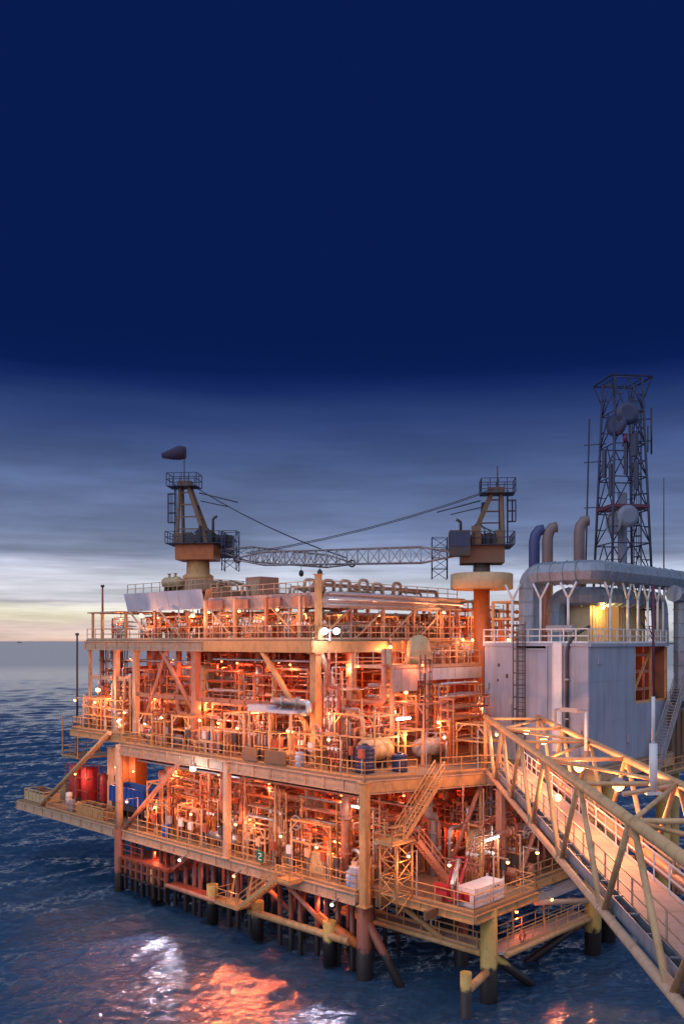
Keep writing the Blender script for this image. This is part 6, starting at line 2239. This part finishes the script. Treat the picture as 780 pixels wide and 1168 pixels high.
# ================================================================ SEA
def build_sea():
    rng = np.random.default_rng(5)
    fine = np.radians(np.linspace(-33, 33, 860))
    coarse = np.radians(np.linspace(33, 327, 100)[1:-1])
    th = np.concatenate([fine, coarse])
    r = [4.0]
    while r[-1] < 30:
        r.append(r[-1] * 1.06)
    while r[-1] < 260:
        r.append(r[-1] * 1.0019)
    while r[-1] < 700:
        r.append(r[-1] * 1.0042)
    while r[-1] < 40000:
        r.append(r[-1] * 1.09)
    r = np.array(r)
    RR, TT = np.meshgrid(r, th, indexing='ij')
    X, Y = (RR * np.sin(TT)).astype(np.float32), (RR * np.cos(TT)).astype(np.float32)
    Z = np.zeros_like(X)
    dr = np.gradient(r)[:, None] * np.ones_like(TT)
    base = math.radians(-62)
    for k in range(130):
        lam = 0.42 * (14 / 0.42) ** rng.random()
        a = base + rng.normal(0, .55)
        kx, ky = 2 * math.pi / lam * math.cos(a), 2 * math.pi / lam * math.sin(a)
        amp = 0.0088 * lam ** 0.62 * rng.uniform(.5, 1.1)
        ph = rng.uniform(0, 6.28)
        fade = np.clip((lam / np.maximum(dr, .01) - 2.2) / 2.0, 0, 1)
        w = np.sin(kx * X + ky * Y + ph)
        Z += (amp * fade * (w + .3 * (w * w - .5))).astype(np.float32)
    Z *= np.clip((690 - r) / 560, 0, 1)[:, None]
    Z[:, 860:] *= 0.0
    nr, nt = X.shape
    co = np.stack([X, Y, Z], -1).reshape(-1, 3).astype(np.float32)
    i = np.arange(nr - 1)[:, None]
    j = np.arange(nt)[None, :]
    j2 = (j + 1) % nt
    q = np.stack([i * nt + j, i * nt + j2, (i + 1) * nt + j2, (i + 1) * nt + j], -1).reshape(-1, 4)
    me = bpy.data.meshes.new('sea')
    me.vertices.add(len(co)); me.vertices.foreach_set('co', co.ravel())
    me.loops.add(q.size); me.loops.foreach_set('vertex_index', q.ravel().astype(np.int32))
    me.polygons.add(len(q)); me.polygons.foreach_set('loop_start', np.arange(0, q.size, 4, dtype=np.int32))
    me.polygons.foreach_set('use_smooth', np.ones(len(q), dtype=bool))
    me.update(calc_edges=True)
    if me.polygons[0].normal.z < 0:
        me.flip_normals()
    o = bpy.data.objects.new('sea', me)
    C.objects.link(o)
    o['kind'] = 'structure'
    m, nt_, bs = new_mat('sea_water')
    bs.inputs['Base Color'].default_value = (0.021, 0.064, 0.128, 1)
    bs.inputs['Specular IOR Level'].default_value = .85
    bs.inputs['Roughness'].default_value = 0.1
    bs.inputs['IOR'].default_value = 1.33
    ge = nt_.nodes.new('ShaderNodeNewGeometry')
    mp = nt_.nodes.new('ShaderNodeMapping')
    mp.inputs['Rotation'].default_value = (0, 0, math.radians(28))
    mp.inputs['Scale'].default_value = (1, 2.2, 1)
    nt_.links.new(ge.outputs['Position'], mp.inputs['Vector'])
    ln = nt_.nodes.new('ShaderNodeVectorMath'); ln.operation = 'LENGTH'
    nt_.links.new(ge.outputs['Position'], ln.inputs[0])
    rr = nt_.nodes.new('ShaderNodeMapRange')
    rr.inputs['From Min'].default_value = 80; rr.inputs['From Max'].default_value = 900
    rr.inputs['To Min'].default_value = .035; rr.inputs['To Max'].default_value = .2
    nt_.links.new(ln.outputs['Value'], rr.inputs['Value'])
    nt_.links.new(rr.outputs['Result'], bs.inputs['Roughness'])
    hs = None
    for (sc, st) in ((0.16, .2), (0.9, .22), (3.6, .14)):
        n = nt_.nodes.new('ShaderNodeTexNoise')
        n.inputs['Scale'].default_value = sc
        n.inputs['Detail'].default_value = 4
        n.inputs['Roughness'].default_value = .55
        nt_.links.new(mp.outputs['Vector'], n.inputs['Vector'])
        mu = nt_.nodes.new('ShaderNodeMath'); mu.operation = 'MULTIPLY'; mu.inputs[1].default_value = st
        nt_.links.new(n.outputs['Fac'], mu.inputs[0])
        if hs is None:
            hs = mu
        else:
            ad = nt_.nodes.new('ShaderNodeMath'); ad.operation = 'ADD'
            nt_.links.new(hs.outputs[0], ad.inputs[0]); nt_.links.new(mu.outputs[0], ad.inputs[1])
            hs = ad
    bp = nt_.nodes.new('ShaderNodeBump')
    r2 = nt_.nodes.new('ShaderNodeMapRange')
    r2.inputs['From Min'].default_value = 80; r2.inputs['From Max'].default_value = 700
    r2.inputs['To Min'].default_value = 1.0; r2.inputs['To Max'].default_value = .12
    nt_.links.new(ln.outputs['Value'], r2.inputs['Value'])
    nt_.links.new(r2.outputs['Result'], bp.inputs['Strength'])
    bp.inputs['Distance'].default_value = 0.32
    nt_.links.new(hs.outputs[0], bp.inputs['Height'])
    nt_.links.new(bp.outputs['Normal'], bs.inputs['Normal'])
    me.materials.append(m)


build_sea()
# ship far out
sx, sy = (-368) / F * 9500, 9500
t = thing('distant_ship', 'tiny dark ship on the horizon at far left', 'ship', INV(sx, sy, 0))
bx, by, bz = INV(sx, sy, 0)
mb = MB().prism([(bx - 16, by + 16), (bx + 12, by - 20), (bx + 20, by - 24), (bx + 18, by - 14), (bx - 10, by + 22)], -1, 7)
obj('hull', mb, 'dark', t)
obj('superstructure', MB().box(bx - 6, bx + 2, by - 2, by + 6, 7, 16).box(bx - 3, bx - 1, by + 1, by + 3, 16, 28), 'grey', t)

# ================================================================ SKY
wd = bpy.data.worlds.new('World')
SC.world = wd
wd.use_nodes = True
nt = wd.node_tree
bg = nt.nodes['Background']
tc_ = nt.nodes.new('ShaderNodeTexCoord')
sep = nt.nodes.new('ShaderNodeSeparateXYZ')
nt.links.new(tc_.outputs['Generated'], sep.inputs[0])
def s2l(c):
    return tuple(((v / 255) / 12.92 if v / 255 <= .04045 else ((v / 255 + .055) / 1.055) ** 2.4) for v in c) + (1,)
def ramp(stops, src):
    r_ = nt.nodes.new('ShaderNodeValToRGB')
    cr = r_.color_ramp
    while len(cr.elements) > 1:
        cr.elements.remove(cr.elements[-1])
    cr.elements[0].position = stops[0][0]; cr.elements[0].color = stops[0][1]
    for p_, c_ in stops[1:]:
        e_ = cr.elements.new(p_); e_.color = c_
    nt.links.new(src, r_.inputs['Fac'])
    return r_.outputs['Color']
def el(py):
    return math.sin(math.atan((731 - py) / F))
# cloud perturbation of elevation
mp = nt.nodes.new('ShaderNodeMapping'); mp.inputs['Scale'].default_value = (2.6, 2.6, 30)
nt.links.new(tc_.outputs['Generated'], mp.inputs['Vector'])
cn = nt.nodes.new('ShaderNodeTexNoise'); cn.inputs['Scale'].default_value = 1.0; cn.inputs['Detail'].default_value = 9; cn.inputs['Roughness'].default_value = .6
nt.links.new(mp.outputs['Vector'], cn.inputs['Vector'])
def math_node(op, a, b=None, c=None):
    n = nt.nodes.new('ShaderNodeMath'); n.operation = op
    for i, v in enumerate((a, b, c)):
        if v is None: continue
        if isinstance(v, (int, float)): n.inputs[i].default_value = v
        else: nt.links.new(v, n.inputs[i])
    return n.outputs[0]
off = math_node('MULTIPLY', math_node('SUBTRACT', cn.outputs['Fac'], .5), .030)
zz = math_node('ADD', sep.outputs['Z'], off)
stops = [(0.0, s2l((205, 165, 150))), (el(728), s2l((228, 200, 185))), (el(712), s2l((222, 198, 190))), (el(700), s2l((246, 236, 208))), (el(694), s2l((252, 248, 232))), (el(688), s2l((190, 183, 190))), (el(682), s2l((222, 222, 230))),
         (el(655), s2l((208, 212, 226))), (el(644), s2l((185, 190, 212))), (el(634), s2l((132, 143, 170))), (el(605), s2l((112, 127, 162))), (el(565), s2l((94, 110, 150))), (el(520), s2l((71, 89, 134))),
         (el(480), s2l((47, 67, 118))), (el(445), s2l((22, 42, 98))), (el(425), s2l((10, 30, 84))), (el(390), s2l((8, 27, 79))), (.60, s2l((8, 27, 79))), (.72, s2l((80, 100, 150))), (1.0, s2l((180, 192, 225)))]
front = ramp(stops, zz)
# thin light clouds
mp2 = nt.nodes.new('ShaderNodeMapping'); mp2.inputs['Scale'].default_value = (4.0, 4.0, 24); mp2.inputs['Location'].default_value = (3.3, 1.2, 0.4)
nt.links.new(tc_.outputs['Generated'], mp2.inputs['Vector'])
c2 = nt.nodes.new('ShaderNodeTexNoise'); c2.inputs['Scale'].default_value = 1.0; c2.inputs['Detail'].default_value = 7; c2.inputs['Roughness'].default_value = .55
nt.links.new(mp2.outputs['Vector'], c2.inputs['Vector'])
cl = nt.nodes.new('ShaderNodeMapRange'); cl.inputs['From Min'].default_value = .4; cl.inputs['From Max'].default_value = .72; cl.inputs['To Min'].default_value = .87; cl.inputs['To Max'].default_value = 1.32
nt.links.new(c2.outputs['Fac'], cl.inputs['Value'])
mp3 = nt.nodes.new('ShaderNodeMapping'); mp3.inputs['Scale'].default_value = (5, 5, 95); mp3.inputs['Location'].default_value = (1.7, 5.1, 2.2)
nt.links.new(tc_.outputs['Generated'], mp3.inputs['Vector'])
c3 = nt.nodes.new('ShaderNodeTexNoise'); c3.inputs['Scale'].default_value = 1.0; c3.inputs['Detail'].default_value = 8; c3.inputs['Roughness'].default_value = .62
nt.links.new(mp3.outputs['Vector'], c3.inputs['Vector'])
s3 = nt.nodes.new('ShaderNodeMapRange'); s3.inputs['From Min'].default_value = .36; s3.inputs['From Max'].default_value = .66; s3.inputs['To Min'].default_value = .76; s3.inputs['To Max'].default_value = 1.16
nt.links.new(c3.outputs['Fac'], s3.inputs['Value'])
b3 = nt.nodes.new('ShaderNodeMapRange'); b3.inputs['From Min'].default_value = el(590); b3.inputs['From Max'].default_value = el(650); b3.inputs['To Min'].default_value = .22
nt.links.new(sep.outputs['Z'], b3.inputs['Value'])
cl2 = math_node('MULTIPLY', cl.outputs['Result'], math_node('MULTIPLY_ADD', math_node('SUBTRACT', s3.outputs['Result'], 1.0), b3.outputs['Result'], 1.0))
band = nt.nodes.new('ShaderNodeMapRange'); band.inputs['From Min'].default_value = el(440); band.inputs['From Max'].default_value = el(540)
nt.links.new(sep.outputs['Z'], band.inputs['Value'])
# fade the warm glow away from the sunset azimuth
az = nt.nodes.new('ShaderNodeMapRange'); az.inputs['From Min'].default_value = -.3; az.inputs['From Max'].default_value = .05
nt.links.new(sep.outputs['X'], az.inputs['Value'])
cool = ramp([(0.0, s2l((188, 184, 192))), (el(712), s2l((205, 204, 212))), (el(690), s2l((216, 219, 228))), (el(668), s2l((205, 211, 226))), (el(650), s2l((172, 182, 206))), (el(634), s2l((126, 139, 170))), (el(605), s2l((106, 122, 160))), (el(565), s2l((89, 106, 148))),
             (el(520), s2l((67, 86, 132))), (el(480), s2l((46, 66, 117))), (el(445), s2l((22, 42, 98))), (el(425), s2l((10, 30, 84))), (el(390), s2l((8, 27, 79))), (.60, s2l((8, 27, 79))), (.72, s2l((80, 100, 150))), (1.0, s2l((180, 192, 225)))], zz)
wm_ = nt.nodes.new('ShaderNodeMixRGB')
nt.links.new(az.outputs['Result'], wm_.inputs['Fac'])
nt.links.new(front, wm_.inputs['Color1']); nt.links.new(cool, wm_.inputs['Color2'])
front = wm_.outputs['Color']
mxc = nt.nodes.new('ShaderNodeMixRGB'); mxc.blend_type = 'MULTIPLY'
nt.links.new(band.outputs['Result'], mxc.inputs['Fac'])
nt.links.new(front, mxc.inputs['Color1']); nt.links.new(cl2, mxc.inputs['Color2'])
# unseen sky behind the camera: even pale blue-grey, brightened to light the scene
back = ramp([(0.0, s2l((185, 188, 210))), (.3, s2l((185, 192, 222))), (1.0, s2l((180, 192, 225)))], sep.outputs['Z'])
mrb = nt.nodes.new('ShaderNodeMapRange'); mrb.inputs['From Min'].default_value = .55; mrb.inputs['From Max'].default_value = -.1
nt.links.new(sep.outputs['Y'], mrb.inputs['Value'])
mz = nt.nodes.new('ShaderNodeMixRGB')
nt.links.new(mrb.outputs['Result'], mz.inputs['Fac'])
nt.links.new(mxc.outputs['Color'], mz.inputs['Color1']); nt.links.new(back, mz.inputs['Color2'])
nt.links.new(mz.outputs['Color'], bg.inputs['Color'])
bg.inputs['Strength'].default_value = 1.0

sky_fill = bpy.data.lights.new('sky_fill', 'SUN')  # soft fill added from behind the camera, standing for dusk skylight
sky_fill.energy = 0.75
sky_fill.angle = math.radians(70)
sky_fill.color = (.80, .86, 1.0)
so = bpy.data.objects.new('sky_fill', sky_fill)
C.objects.link(so)
d = Vector((-.75, -.62, .55)).normalized()
so.rotation_euler = d.to_track_quat('Z', 'Y').to_euler()

# ================================================================ CAMERA
cam = bpy.data.cameras.new('camera')
cam.sensor_fit = 'HORIZONTAL'
cam.sensor_width = 36
cam.lens = 36 * F / 780
cam.shift_y = (731 - 584) / 780
cam.clip_start = .5
cam.clip_end = 60000
co = bpy.data.objects.new('camera', cam)
C.objects.link(co)
co.location = (0, 0, CAM_H)
co.rotation_euler = (math.pi / 2, 0, 0)
SC.camera = co

SC.view_settings.view_transform = 'Standard'
SC.view_settings.look = 'None'
SC.view_settings.exposure = 0
SC.view_settings.gamma = 1
SC.render.engine = 'CYCLES'
SC.cycles.use_denoising = True
SC.cycles.max_bounces = 5
SC.cycles.diffuse_bounces = 3
SC.cycles.glossy_bounces = 3
SC.cycles.sample_clamp_indirect = 4
SC.cycles.use_light_tree = True
SC.cycles.caustics_reflective = False
SC.cycles.caustics_refractive = False

bpy.context.view_layer.update()
finish_labels()
